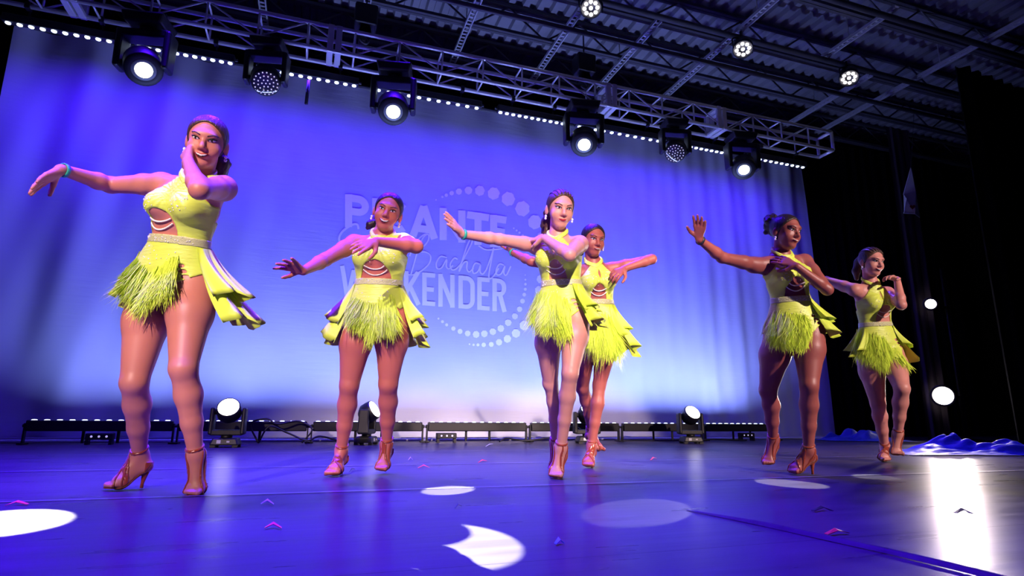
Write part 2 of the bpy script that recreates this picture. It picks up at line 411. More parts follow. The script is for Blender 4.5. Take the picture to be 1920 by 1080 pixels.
# ------------------------------------------------------------------ ceiling
v = []; f = []
DZ = 6.78
xs = -9.0; prof = []
while xs < 16.0:
    prof += [(xs, 0), (xs+0.10, 0), (xs+0.125, 0.07), (xs+0.215, 0.07), (xs+0.24, 0)]; xs += 0.24
for (x, z) in prof: v += [(x, -3.6, DZ+z), (x, 10.7, DZ+z)]
for i in range(len(prof)-1): f.append((2*i, 2*i+1, 2*i+3, 2*i+2))
ceiling = mesh_obj('ceiling', v, f, M['deck']); ceiling['kind'] = 'structure'; ceiling['label'] = 'corrugated steel roof deck above the lighting truss'
for (jy, zt, zb) in ((9.7, 6.73, 6.27), (8.75, 6.73, 6.27), (7.75, 6.73, 6.27), (6.75, 6.73, 6.27), (5.6, 6.73, 6.27), (4.4, 6.73, 6.27)):
    mb = MB()
    for z in (zt, zb):
        mb.box((3.5, jy-0.03, z), (24, 0.05, 0.05)); mb.box((3.5, jy+0.03, z), (24, 0.05, 0.05))
    jo = mb.build('joist', M['steel'], ceiling)
    x = -8.0; up = False
    while x < 15:
        MB().tube([(x, jy, zb if not up else zt), (x+0.62, jy, zt if not up else zb)], 0.016, 6).build('joist_web', M['steel'], jo)
        x += 0.62; up = not up
for (y, z, r) in ((6.43, 6.10, 0.045), (6.95, 5.95, 0.04), (5.3, 6.1, 0.045)):
    p = MB().tube([(-8, y, z), (12.5, y, z)], r, 10).build('rigging_pipe', M['steel'], ceiling, True)
def strut(x, y0, y1, z):
    mb = MB(); w = 0.045
    for s in (-1, 1): mb.box((x+s*w, (y0+y1)/2, z), (0.016, y1-y0, 0.05))
    y = y0
    while y < y1:
        mb.box((x, y, z+0.012), (2*w, 0.03, 0.012)); y += 0.085
    return mb.build('strut_channel', M['galv'], ceiling)
for (x, y0, y1) in ((-1.1, 5.0, 9.0), (0.35, 5.0, 9.0), (1.86, 7.0, 9.0), (3.33, 5.0, 9.0), (4.55, 6.6, 9.0), (5.85, 4.6, 9.0), (7.63, 5.2, 6.5), (9.65, 4.5, 8.6), (8.8, 6.6, 8.8)):
    strut(x, y0, y1, 6.2)
for (x, y) in ((0.35, 6.0), (3.33, 6.0), (5.85, 6.0), (7.63, 6.0), (9.65, 6.0), (-1.1, 6.0), (1.86, 7.8), (4.55, 7.8), (8.8, 7.8)):
    MB().tube([(x, y, 6.2), (x, y, 6.78)], 0.008, 6).build('hanger_rod', M['galv'], ceiling)

# ------------------------------------------------------------------ truss
TX0, TX1 = -5.6, 8.2
TY0, TY1, TZ0, TZ1 = 7.0, 7.30, 4.86, 5.20
truss = empty('lighting_truss', ((TX0+TX1)/2, 7.15, TZ0)); tag(truss, 'long aluminium box truss carrying the row of moving lights', 'truss')
toff = Vector(truss.location)
def tpart(mb, name, m, smooth=True, parent=None):
    mb.v = [tuple(Vector(p)-toff) for p in mb.v]
    return mb.build(name, m, parent or truss, smooth)
for (y, z) in ((TY0, TZ0), (TY1, TZ0), (TY0, TZ1), (TY1, TZ1)):
    tpart(MB().tube([(TX0, y, z), (TX1, y, z)], 0.027, 12), 'chord', M['alu'])
x = TX0+0.05; k = 0
while x < TX1-0.02:
    for y in (TY0, TY1): tpart(MB().tube([(x, y, TZ0), (x, y, TZ1)], 0.013, 8), 'upright', M['alu'])
    for z in (TZ0, TZ1): tpart(MB().tube([(x, TY0, z), (x, TY1, z)], 0.013, 8), 'cross_tube', M['alu'])
    if x+0.60 < TX1:
        for y in (TY0, TY1):
            a, b = ((x, y, TZ0), (x+0.575, y, TZ1)) if k % 2 == 0 else ((x, y, TZ1), (x+0.575, y, TZ0))
            tpart(MB().tube([a, b], 0.011, 8), 'brace', M['alu'])
    x += 0.575; k += 1
for jx in (-2.9, -0.05, 3.92, 5.9):
    mb = MB()
    for dx in (-0.05, 0.05):
        mb.box((jx+dx, (TY0+TY1)/2, TZ0), (0.075, 0.36, 0.05)); mb.box((jx+dx, (TY0+TY1)/2, TZ1), (0.075, 0.36, 0.05))
        for y in (TY0, TY1): mb.box((jx+dx, y, (TZ0+TZ1)/2), (0.075, 0.05, TZ1-TZ0))
    bevel(tpart(mb, 'joint_plate', M['alu'], False), 0.008)
mb = MB()
for (y0, z0, y1, z1) in ((TY0, TZ0, TY1, TZ0), (TY0, TZ1, TY1, TZ1), (TY0, TZ0, TY0, TZ1), (TY1, TZ0, TY1, TZ1)):
    mb.tube([(TX1, y0, z0), (TX1, y1, z1)], 0.027, 10)
tpart(mb, 'end_frame', M['alu'])
# chain hoists at the pick points
for i, jx in enumerate((0.32, 3.55)):
    h = empty('chain_hoist', (jx, 7.15, TZ1+0.12))
    tag(h, ['black chain hoist above the truss between the second and third hanging lights', 'black chain hoist above the truss over the fourth hanging light'][i], 'hoist')
    bevel(MB().box((0, 0, 0.22), (0.30, 0.26, 0.30)).build('motor_body', M['black'], h), 0.03)
    MB().box((0.0, 0, 0.02), (0.16, 0.18, 0.12), taper=0.7).build('chain_bag', M['black_cloth'], h)
    MB().tube([(0, 0, 0.36), (0, 0, 0.80)], 0.012, 6).build('chain', M['steel'], h)
    MB().tube(catmull([(0, 0, -0.03), (0.06, 0, -0.10), (0.02, 0, -0.16), (-0.05, 0, -0.12)], 4), 0.016, 6).build('hook', M['steel'], h, True)

# ------------------------------------------------------------------ LED battens
ordn = ['first', 'second', 'third', 'fourth', 'fifth', 'sixth', 'seventh', 'eighth']
def batten(name, x0, x1, y, z, down, label, group, nled=12):
    b = empty(name, ((x0+x1)/2, y, z)); tag(b, label, 'light bar', group)
    L = x1-x0
    body = bevel(MB().box((0, 0, 0), (L, 0.10, 0.115 if not down else 0.10)).build('housing', M['black'], b), 0.012)
    sgn = -1 if down else 1
    for k in range(nled):
        x = -L/2+L*(k+0.5)/nled
        MB().lathe([(0.027, sgn*0.050), (0.027, sgn*0.058), (0.020, sgn*0.064), (0.001, sgn*0.065)], 12, Matrix.Translation((x, 0, 0)), False).build('led_lens', M['lens_led'], b, True)
    for s in (-1, 1):
        MB().tube([(s*L/2, 0, 0), (s*(L/2+0.035), 0, 0)], 0.018, 8).build('tilt_knob', M['black'], b)
        if down:
            MB().tube([(s*L*0.3, 0, 0.05), (s*L*0.3, -0.04, 0.17)], 0.012, 8).build('clamp_arm', M['black_metal'], b)
            MB().box((s*L*0.3, -0.07, 0.155), (0.05, 0.08, 0.07)).build('clamp', M['black_metal'], b)
        else:
            MB().box((s*(L/2+0.012), 0, -0.085), (0.016, 0.05, 0.22)).build('bracket', M['black_metal'], b)
            MB().box((s*(L/2+0.012), 0, -z+0.008), (0.05, 0.16, 0.016)).build('foot', M['black_metal'], b)
            MB().tube([(s*L*0.12, 0.0, -0.05), (s*L*0.12, 0.0, -z+0.01)], 0.016, 8).build('support_leg', M['black_metal'], b)
    return b
for i, (x0, x1) in enumerate(TRUSS_BAR):
    batten('truss_light_bar', x0, x1, 7.37, 4.70, True, 'black LED bar with glowing lenses under the truss, %s along from the drape end' % ordn[i], 'LED bars under the truss', 11)
for i, (x0, x1) in enumerate(BAR_X):
    batten('floor_light_bar', x0, x1, BAR_Y, 0.195, False, 'low black LED bar on the floor at the backdrop foot, %s from the tall dancer' % ordn[i], 'LED bars along the backdrop foot', 12)
# the white floor skirting strip seen under the battens
bt = MB().box((2.4, 8.2, 0.012), (12.8, 0.24, 0.02)).build('floor_border_strip', M['cloth']); tag(bt, 'white cloth strip lying along the foot of the backdrop', 'cloth strip')

# ------------------------------------------------------------------ moving lights
def moving_light(loc, size, hang, head_dir, kind, label, group, lit=True, lens_r=0.115, inner=0.62, yoke_yaw=0.0):
    """size = overall height; the unit stands on its base, or hangs from it."""
    o = empty('moving_light', loc); tag(o, label, 'stage light', group)
    s = size; sg = -1 if hang else 1
    Rz = Matrix.Rotation(yoke_yaw, 3, 'Z')
    def pt(x, y, z): return Rz @ Vector((x*s, y*s, sg*z*s))
    def boxm(mb, c, d, taper=1.0):
        q = MB().box((0, 0, 0), (d[0]*s, d[1]*s, d[2]*s), taper=taper)
        for i, p in enumerate(q.v):
            w = Rz @ Vector((p[0], p[1], sg*p[2])); w += pt(*c); q.v[i] = tuple(w)
        return mb.add(q.v, q.f)
    bm_ = bevel(boxm(MB(), (0, 0, 0.10), (0.50, 0.42, 0.13), 0.82).build('base', M['black'], o), 0.025*s)
    if hang:
        for x in (-0.16, 0.16): boxm(MB(), (x, 0, -0.005), (0.07, 0.10, 0.10)).build('clamp', M['black_metal'], bm_)
    else:
        for x in (-0.19, 0.19):
            for y in (-0.15, 0.15): boxm(MB(), (x, y, 0.02), (0.09, 0.08, 0.045)).build('foot', M['black'], bm_)
        boxm(MB(), (-0.09, -0.197, 0.10), (0.07, 0.006, 0.06)).build('display_panel', M['white_label'], bm_); boxm(MB(), (0.07, -0.197, 0.10), (0.05, 0.006, 0.03)).build('display_panel', M['white_label'], bm_)
    MB().tube([pt(0, 0, 0.15), pt(0, 0, 0.215)], 0.10*s, 16).build('pan_bearing', M['black'], o, True)
    mb = MB(); boxm(mb, (0, 0, 0.26), (0.56, 0.22, 0.10))
    bevel(mb.build('yoke_bridge', M['black'], o), 0.02*s)
    for sx in (-1, 1):
        mb = MB(); boxm(mb, (sx*0.275, 0, 0.47), (0.085, 0.24, 0.50), 0.86)
        bevel(mb.build('yoke_arm', M['black'], o), 0.03*s)
    piv = pt(0, 0, 0.64)
    d = Vector(head_dir).normalized(); q = d.to_track_quat('Z', 'Y').to_matrix().to_4x4()
    mt = Matrix.Translation(piv) @ q
    back = 0.20 if hang else 0.17
    lr = 0.215
    prof = [(0.02, -back-0.03), (0.12, -back), (0.175, -back+0.06), (lr, -0.05), (lr, 0.07), (lr*0.97, 0.14), (lr*0.93, 0.17)]
    hd = MB().lathe([(r*s, z*s) for r, z in prof], 28, mt).build('head', M['black'], o, True)
    for sx in (-1, 1):
        MB().tube([piv+(Rz @ Vector((sx*0.14*s, 0, 0))), piv+(Rz @ Vector((sx*0.26*s, 0, 0)))], 0.05*s, 12).build('tilt_bearing', M['black'], o, True)
    if kind == 'spot':
        MB().lathe([(lr*0.93*s, 0.168*s), (lr*0.90*s, 0.176*s), (0.60*lr*s, 0.176*s)], 28, mt, False).build('front_rim', M['black'], hd, True)
        MB().lathe([(0.62*lr*s, 0.172*s), (0.60*lr*s, 0.182*s), (0.44*lr*s, 0.182*s)], 28, mt, False).build('lens_ring', M['lens_ring'], hd, True)
        MB().lathe([(0.46*lr*s, 0.172*s), (0.42*lr*s, 0.184*s), (0.2*lr*s, 0.192*s), (0.002, 0.194*s)], 24, mt, False).build('lens', M['lens_white'], hd, True)
    elif kind == 'beam':
        MB().lathe([(lr*0.86*s, 0.168*s), (lr*0.80*s, 0.180*s), (0.3*lr*s, 0.19*s), (0.002, 0.192*s)], 28, mt, False).build('lens', M['lens_white'], hd, True)
    else:
        MB().lathe([(lr*0.93*s, 0.165*s), (lr*0.85*s, 0.178*s), (0.002, 0.180*s)], 28, mt, False).build('front_glass', M['lens_glass'], hd, True)
        mb = MB()
        for ring, n in ((0, 1), (1, 6), (2, 12), (3, 18)):
            for k in range(n):
                an = 2*math.pi*k/n+ring*0.2; rr = ring*0.255*lr*s
                mb.lathe([(0.030*lr*s*1.7, 0.180*s), (0.026*lr*s*1.7, 0.190*s), (0.001, 0.192*s)], 8, mt @ Matrix.Translation((rr*math.cos(an), rr*math.sin(an), 0)), False)
        mb.build('led_cluster', M['lens_dim'], hd, True)['kind'] = 'stuff'
    return o, piv+Vector(loc), d
def to_cam(p, dx=0.0, dz=0.0, dy=0.0):
    d = Vector(CP)-Vector(p); d.normalize(); return (d.x+dx, d.y+dy, d.z+dz)
HEADS = []
for (px, lbl, kind, lx, hsz) in (
        (279, 'big black moving spot hanging above the tall dancer with lit white lens', 'spot', 0.10, 0.94),
        (503, 'hanging moving wash light with a honeycomb of small lenses, second from the tall dancer', 'wash', 0.06, 0.80),
        (739, 'black moving spot hanging above the letters, lens lit white', 'spot', 0.06, 0.92),
        (1092, 'black moving spot hanging above the pair of overlapping dancers', 'spot', 0.06, 0.92),
        (1263, 'hanging moving wash light with honeycomb lenses toward the open end of the truss', 'wash', -0.10, 0.76),
        (1388, 'black moving spot nearest the open end of the truss', 'spot', 0.12, 0.86)):
    x = at_y(px, 15+0.19*px, 7.05)[0]
    p = (x, 7.02, TZ0-0.03)
    d = to_cam((x, 7.0, 4.3), lx, -0.50, 0.0)
    HEADS.append(moving_light(p, hsz, True, d, kind, lbl, 'moving lights hanging from the truss', yoke_yaw=math.radians(-12)))
for (px, py, hd, lbl, kind, yy) in (
        (420, 839, (-0.05, -1.0, 0.62), 'moving light standing on the floor beside the tall dancer, lens facing forward', 'beam', -0.08),
        (688, 834, (0.9, -0.55, 0.62), 'floor moving light turned sideways behind the legs of the dancer before the lettering', 'beam', 1.2),
        (1108, 832, (0.05, -0.7, 0.75), 'moving light on the floor hidden behind the overlapping dancers', 'beam', -0.2),
        (1306, 832, (0.0, -1.0, 0.75), 'moving light on the floor in front of the empty stretch of backdrop, lens tipped up', 'beam', -0.25)):
    p = at_z(px, py, 0.0)
    HEADS.append(moving_light((p[0], p[1]+0.12, 0.0), 0.56, False, hd, kind, lbl, 'moving lights standing on the floor', yoke_yaw=yy))

# PAR cans on the pipe
for (px, py, lbl) in ((1108, 16, 'round LED par can on the roof pipe above the hanging spot over the pair'), (1393, 93, 'round LED par can on the roof pipe above the end spot'), (1592, 147, 'round LED par can on the roof pipe past the end of the truss')):
    p = at_z(px, py, 5.82)
    o = empty('par_can', (p[0], p[1], p[2])); tag(o, lbl, 'stage light', 'LED par cans on the roof pipe')
    d = Vector(to_cam(p, 0.0, -1.0)).normalized(); mt = d.to_track_quat('Z', 'Y').to_matrix().to_4x4()
    body = MB().lathe([(0.06, -0.20), (0.13, -0.17), (0.15, -0.05), (0.15, 0.0), (0.135, 0.0), (0.13, -0.02), (0.01, -0.02)], 24, mt, False).build('can', M['black'], o, True)
    for k in range(9):
        rr, an = (0.088, 2*math.pi*k/8) if k < 8 else (0.0, 0)
        MB().lathe([(0.027, -0.01), (0.023, 0.002), (0.001, 0.006)], 10, mt @ Matrix.Translation((rr*math.cos(an), rr*math.sin(an), 0)), False).build('led_lens', M['lens_par'], o, True)
    MB().tube(catmull([(-0.17, 0, -0.02), (-0.17, 0.01, 0.15), (0.0, 0.01, 0.20), (0.17, 0.01, 0.15), (0.17, 0, -0.02)], 5), 0.012, 6).build('yoke', M['black_metal'], o, True)
    MB().tube([(0, 0.01, 0.18), (0, 0.02, 0.32)], 0.02, 8).build('clamp', M['black_metal'], o)
    spot('par_light', (p[0], p[1], p[2]-0.03), (p[0]-1.2, p[1]-1.6, 0), 1300, (0.10, 0.04, 1.0), 50, 0.7, 0.1)

# ------------------------------------------------------------------ side light tree in the wings
SP = (10.55, 7.1)
lt = empty('side_light_stand', (SP[0], SP[1], 0)); tag(lt, 'black stand carrying two bright side lights in the wings', 'light stand')
MB().lathe([(0.26, 0.0), (0.26, 0.02), (0.05, 0.04), (0.03, 0.08)], 20).build('base', M['black_metal'], lt, True)
MB().tube([(0, 0, 0.05), (0, 0, 3.0)], 0.024, 10).build('pole', M['black_metal'], lt, True)
for (px, py, r, pw) in ((1745, 570, 0.085, 300), (1768, 742, 0.15, 700)):
    q = at_y(px, py, SP[1]-0.12)
    d = Vector(to_cam(q, -0.15, 0.0)).normalized(); mt = Matrix.Translation(Vector(q)-Vector((SP[0], SP[1], 0))) @ d.to_track_quat('Z', 'Y').to_matrix().to_4x4()
    cn = MB().lathe([(0.05, -0.26), (r+0.02, -0.20), (r+0.03, 0.0), (r, 0.0), (r-0.01, -0.03)], 24, mt, False).build('lamp_can', M['black'], lt, True)
    MB().lathe([(r, -0.03), (r*0.7, -0.012), (0.001, -0.005)], 24, mt, False).build('lamp_lens', M['lens_side'], cn, True)
    c0 = Vector(q)-Vector((SP[0], SP[1], 0))
    MB().tube([(0, 0, c0.z), (c0.x, c0.y+0.1, c0.z)], 0.02, 8).build('lamp_arm', M['black_metal'], lt)
    spot('side_light', Vector(q)+d*0.06, (2.0, 1.6, 0.6), pw, (1.0, 0.82, 0.78), 56, 0.6, r)

# ------------------------------------------------------------------ crumpled blue satin
def sheet(cx, cy, lx, ly, hz, seed, label, rot=0.0):
    rg = np.random.default_rng(seed); n = 56; v = []; f = []
    bl = [(rg.uniform(-.75, .75), rg.uniform(-.6, .6), rg.uniform(.10, .3), rg.uniform(.35, 1.0)) for _ in range(16)]
    fr = [(rg.uniform(-14, 14), rg.uniform(-14, 14), rg.uniform(0, 6)) for _ in range(7)]
    for j in range(n+1):
        for k in range(n+1):
            a, b = 2*k/n-1, 2*j/n-1
            rim = 1+0.16*math.sin(3*math.atan2(b, a)+seed)+0.08*math.sin(7*math.atan2(b, a))
            h = sum(w*math.exp(-(((a-x)**2+(b-y)**2)/(s*s))) for x, y, s, w in bl)
            wr = sum(abs(math.sin(p*a+q*b+c)) for p, q, c in fr)/7
            e = max(0.0, 1-max(abs(a), abs(b))**4)
            z = 0.006+hz*e*(0.30*h+0.45*wr*(0.3+0.5*h))
            x, y = a*lx/2*rim, b*ly/2*rim
            v.append((x*math.cos(rot)-y*math.sin(rot), x*math.sin(rot)+y*math.cos(rot), z))
    for j in range(n):
        for k in range(n):
            a = j*(n+1)+k; f.append((a, a+1, a+n+2, a+n+1))
    o = mesh_obj('satin_sheet', v, f, M['satin'], None, True, (cx, cy, 0)); return tag(o, label, 'fabric')
q = at_z(1835, 852, 0)
sheet(q[0]+0.15, q[1]+0.15, 1.7, 0.85, 0.19, 3, 'crumpled shiny blue satin sheet lying near the wing drape', -0.33)
q = at_z(1625, 827, 0)
sheet(q[0], q[1]+0.1, 1.25, 0.6, 0.24, 5, 'heap of dull blue satin at the end of the backdrop', -0.3)

# playing-card bunting hanging in the wings
cx, cy, cz = at_y(1708, 362, 7.2)
o = empty('card_flag', (cx, cy, cz)); tag(o, 'folded paper playing card with a heart hanging in the dark wings', 'paper flag')
def cp(px, py, dy=0.0):
    w = at_y(px, py, 7.2+dy); return (w[0]-cx, w[1]-cy, w[2]-cz)
fr_ = [cp(1708, 314), cp(1694, 364, 0.1), cp(1700, 372), cp(1695, 400, 0.05), cp(1716, 401), cp(1725, 408, 0.1), cp(1717, 358, 0.02)]
bk_ = [(p[0], p[1]+0.01, p[2]) for p in fr_]
n = len(fr_)
mesh_obj('card_sheet', fr_+bk_, [tuple(range(n)), tuple(reversed(range(n, 2*n)))]+[(i, n+i, n+(i+1) % n, (i+1) % n) for i in range(n)], M['card'], o)
hp = []
for i in range(24):
    t = 2*math.pi*i/24
    hx, hy = 16*math.sin(t)**3, 13*math.cos(t)-5*math.cos(2*t)-2*math.cos(3*t)-math.cos(4*t)
    w = cp(1711+hx*0.33, 388-hy*0.30, -0.03); hp.append(w)
mesh_obj('heart_print', hp, [tuple(range(24))], M['heart'], o)
MB().tube([cp(1708, 316), (0.03, 6.95-cy, 5.95-cz)], 0.004, 5).build('string', M['cable'], o)
# hanging dark stick in front of the backdrop
p1 = at_y(581, 134, 7.41); p2 = at_y(574, 195, 7.41)
st = MB().tube([(0, 0, 0), tuple(p2-p1)], 0.022, 8).build('hanging_rod', M['black_metal'], None, True, Vector(p1)); tag(st, 'short black rod hanging under the truss before the backdrop', 'rod')

# cables and power strip along the backdrop foot
cab = [([(505, 800), (540, 812), (575, 826), (600, 818), (640, 828)], 'tangled black cable on the floor between the first two floor lights'),
       ([(585, 805), (560, 790), (520, 795), (500, 785), (470, 795)], 'black cable looped over the second floor light bar'),
       ([(950, 822), (985, 826), (1040, 818), (1075, 800), (1100, 815)], 'black cable running behind the legs of the pair of dancers'),
       ([(1180, 826), (1230, 828), (1270, 826), (1330, 824), (1390, 827)], 'black cable under the last floor light bars')]
for pts_, lb in cab:
    w = [at_y(x, y, 7.45+0.05*math.sin(i*2)) for i, (x, y) in enumerate(pts_)]
    w = [np.array([p[0], p[1], max(0.012, p[2])]) for p in w]
    w = [np.array([w[0][0]-0.1, w[0][1], 0.012])]+w+[np.array([w[-1][0]+0.1, w[-1][1], 0.012])]
    c = MB().tube(catmull(w, 8), 0.011, 6).build('cable', M['cable'], None, True); tag(c, lb, 'cable')
for (px, py, lb) in ((190, 822, 'small black power box with three lights under the first floor light bar'), (835, 820, 'small black power box under the fourth floor light bar'), (1395, 816, 'small black power box under the last floor light bar')):
    q = at_y(px, py, 7.6)
    o = empty('power_box', (q[0], 7.55, 0)); tag(o, lb, 'power box')
    bevel(MB().box((0, 0, 0.085), (0.26, 0.08, 0.07)).build('housing', M['black'], o), 0.01)
    for sx in (-1, 1): MB().box((sx*0.11, 0, 0.025), (0.03, 0.08, 0.05)).build('foot', M['black'], o)
    for sx in (-0.07, 0, 0.07): MB().lathe([(0.012, 0), (0.010, 0.004), (0.001, 0.005)], 8, Matrix.Translation((sx, -0.041, 0.085)) @ Matrix.Rotation(math.pi/2, 4, 'X'), False).build('indicator', M['lens_dim'], o)

# litter on the stage floor
lit = [(30, 946, 42, 'red', 'bent red confetti strip beside the white pool of light'), (512, 988, 32, 'red', 'bent red confetti strip in front of the tall dancer'), (501, 943, 24, 'white', 'short white confetti strip near the floor seam'), (1051, 1018, 15, 'green', 'small green confetti scrap'), (860, 951, 12, 'dark', 'curled dark scrap between two pools of light'), (660, 883, 12, 'dark', 'curled dark scrap beside a sandal'), (1573, 1000, 40, 'red', 'red confetti strip lying along the raised vinyl fold'), (1545, 956, 36, 'dark', 'dark blue scrap on the bare floor'), (1810, 960, 30, 'dark', 'dark hair pin in the white glare on the floor'), (795, 876, 22, 'red', 'faint red confetti strip at the foot of the lettering'), (905, 866, 16, 'red', 'small red confetti scrap amid the lens reflections'), (918, 836, 14, 'white', 'white paper scrap near the fourth floor light bar'), (1226, 861, 10, 'red', 'tiny red confetti scrap before the lone floor light'), (770, 861, 8, 'white', 'tiny white paper scrap by a raised heel')]
for i, (px, py, w, c, lb) in enumerate(lit):
    a = at_z(px-w/2, py+1, 0.004); b = at_z(px, py-2, 0.004); d = at_z(px+w/2, py-1+3*math.sin(i), 0.004)
    s = np.array([0, 0.016, 0]); k = np.array([0, 0, 0.012])
    v = [a, b+k*0.6, d, a+s, b+s+k, d+s*1.2]; v2 = [p+np.array([0, 0, 0.002]) for p in v]
    base = np.mean(v, axis=0)
    vv = [p-base for p in v+v2]
    o = mesh_obj('confetti_strip', vv, [(0, 3, 4, 1), (1, 4, 5, 2), (6, 7, 10, 9), (7, 8, 11, 10), (0, 1, 7, 6), (1, 2, 8, 7), (3, 9, 10, 4), (4, 10, 11, 5), (0, 6, 9, 3), (2, 5, 11, 8)], M['confetti_'+c], None, False, Vector((base[0], base[1], base[2]-0.003)))
    tag(o, lb, 'confetti', 'litter on the stage floor')

# ------------------------------------------------------------------ narrow beams of the hanging spots: pools of light on the floor
def gobo_spot(src, target, diam, power, gobo=None):
    d = (Vector(target)-Vector(src)); L = d.length
    o = spot('beam_light', src, target, power, (1.0, 0.96, 0.94), math.degrees(2*math.atan(diam/2/L)), 0.10, 0.012)
    if gobo:      # iris shape cut by a second disc, as in the fixture's gobo wheel
        l = o.data; l.use_nodes = True; nt = l.node_tree; em = nt.nodes['Emission']; N = nt.nodes.new; K = nt.links.new
        tc = N('ShaderNodeTexCoord'); sx = N('ShaderNodeSeparateXYZ'); K(tc.outputs['Normal'], sx.inputs[0])
        r = diam/2/L
        def m(op, a, b):
            n = N('ShaderNodeMath'); n.operation = op
            for i, q in enumerate((a, b)):
                if isinstance(q, (int, float)): n.inputs[i].default_value = q
                else: K(q, n.inputs[i])
            return n.outputs[0]
        u = m('DIVIDE', m('DIVIDE', sx.outputs[0], sx.outputs[2]), r); v = m('DIVIDE', m('DIVIDE', sx.outputs[1], sx.outputs[2]), r)
        du, dv = m('SUBTRACT', u, gobo[0]), m('SUBTRACT', v, gobo[1])
        dd = m('ADD', m('MULTIPLY', du, du), m('MULTIPLY', dv, dv))
        K(m('GREATER_THAN', dd, gobo[2]**2), em.inputs['Strength'])
    return o
def lens_at(i): return HEADS[i][1]+HEADS[i][2]*0.20
gobo_spot(lens_at(0), at_z(5, 976, 0), 0.40, 46000)
gobo_spot(lens_at(3), at_z(842, 917, 0), 0.24, 28000)
gobo_spot(lens_at(2), at_z(842, 1014, 0), 0.41, 40000, (-0.26, 0.62, 0.76))
gobo_spot(lens_at(5), at_z(1200, 955, 0), 0.40, 4600)
gobo_spot(lens_at(3), at_z(1480, 905, 0), 0.34, 7000)
gobo_spot(lens_at(5), at_z(1640, 893, 0), 0.26, 4000)

# ================================================================== dancers
# Bodies and garments are distance fields polygonised with surface nets.
def nrm(v):
    v = np.asarray(v, float); return v/(np.linalg.norm(v)+1e-12)
def comp(P, o, a):
    return (P[0]-o[0])*a[0]+(P[1]-o[1])*a[1]+(P[2]-o[2])*a[2]
def cone(P, a, b, ra, rb):
    a = np.asarray(a, float); b = np.asarray(b, float); d = b-a; L2 = float(d@d)+1e-12
    t = np.clip(comp(P, a, d)/L2, 0, 1)
    X, Y, Z = P[0]-a[0]-t*d[0], P[1]-a[1]-t*d[1], P[2]-a[2]-t*d[2]
    return np.sqrt(X*X+Y*Y+Z*Z)-(ra+(rb-ra)*t)
def ell(P, c, fr, r):
    x, y, z = comp(P, c, fr[0]), comp(P, c, fr[1]), comp(P, c, fr[2])
    k0 = np.sqrt((x/r[0])**2+(y/r[1])**2+(z/r[2])**2)
    k1 = np.sqrt((x/r[0]**2)**2+(y/r[1]**2)**2+(z/r[2]**2)**2)+1e-9
    return k0*(k0-1)/k1
def smin(a, b, k):
    h = np.maximum(k-np.abs(a-b), 0)/k
    return np.minimum(a, b)-h*h*k*0.25
def smax(a, b, k): return -smin(-a, -b, k)
def dist(P, c): return np.sqrt((P[0]-c[0])**2+(P[1]-c[1])**2+(P[2]-c[2])**2)

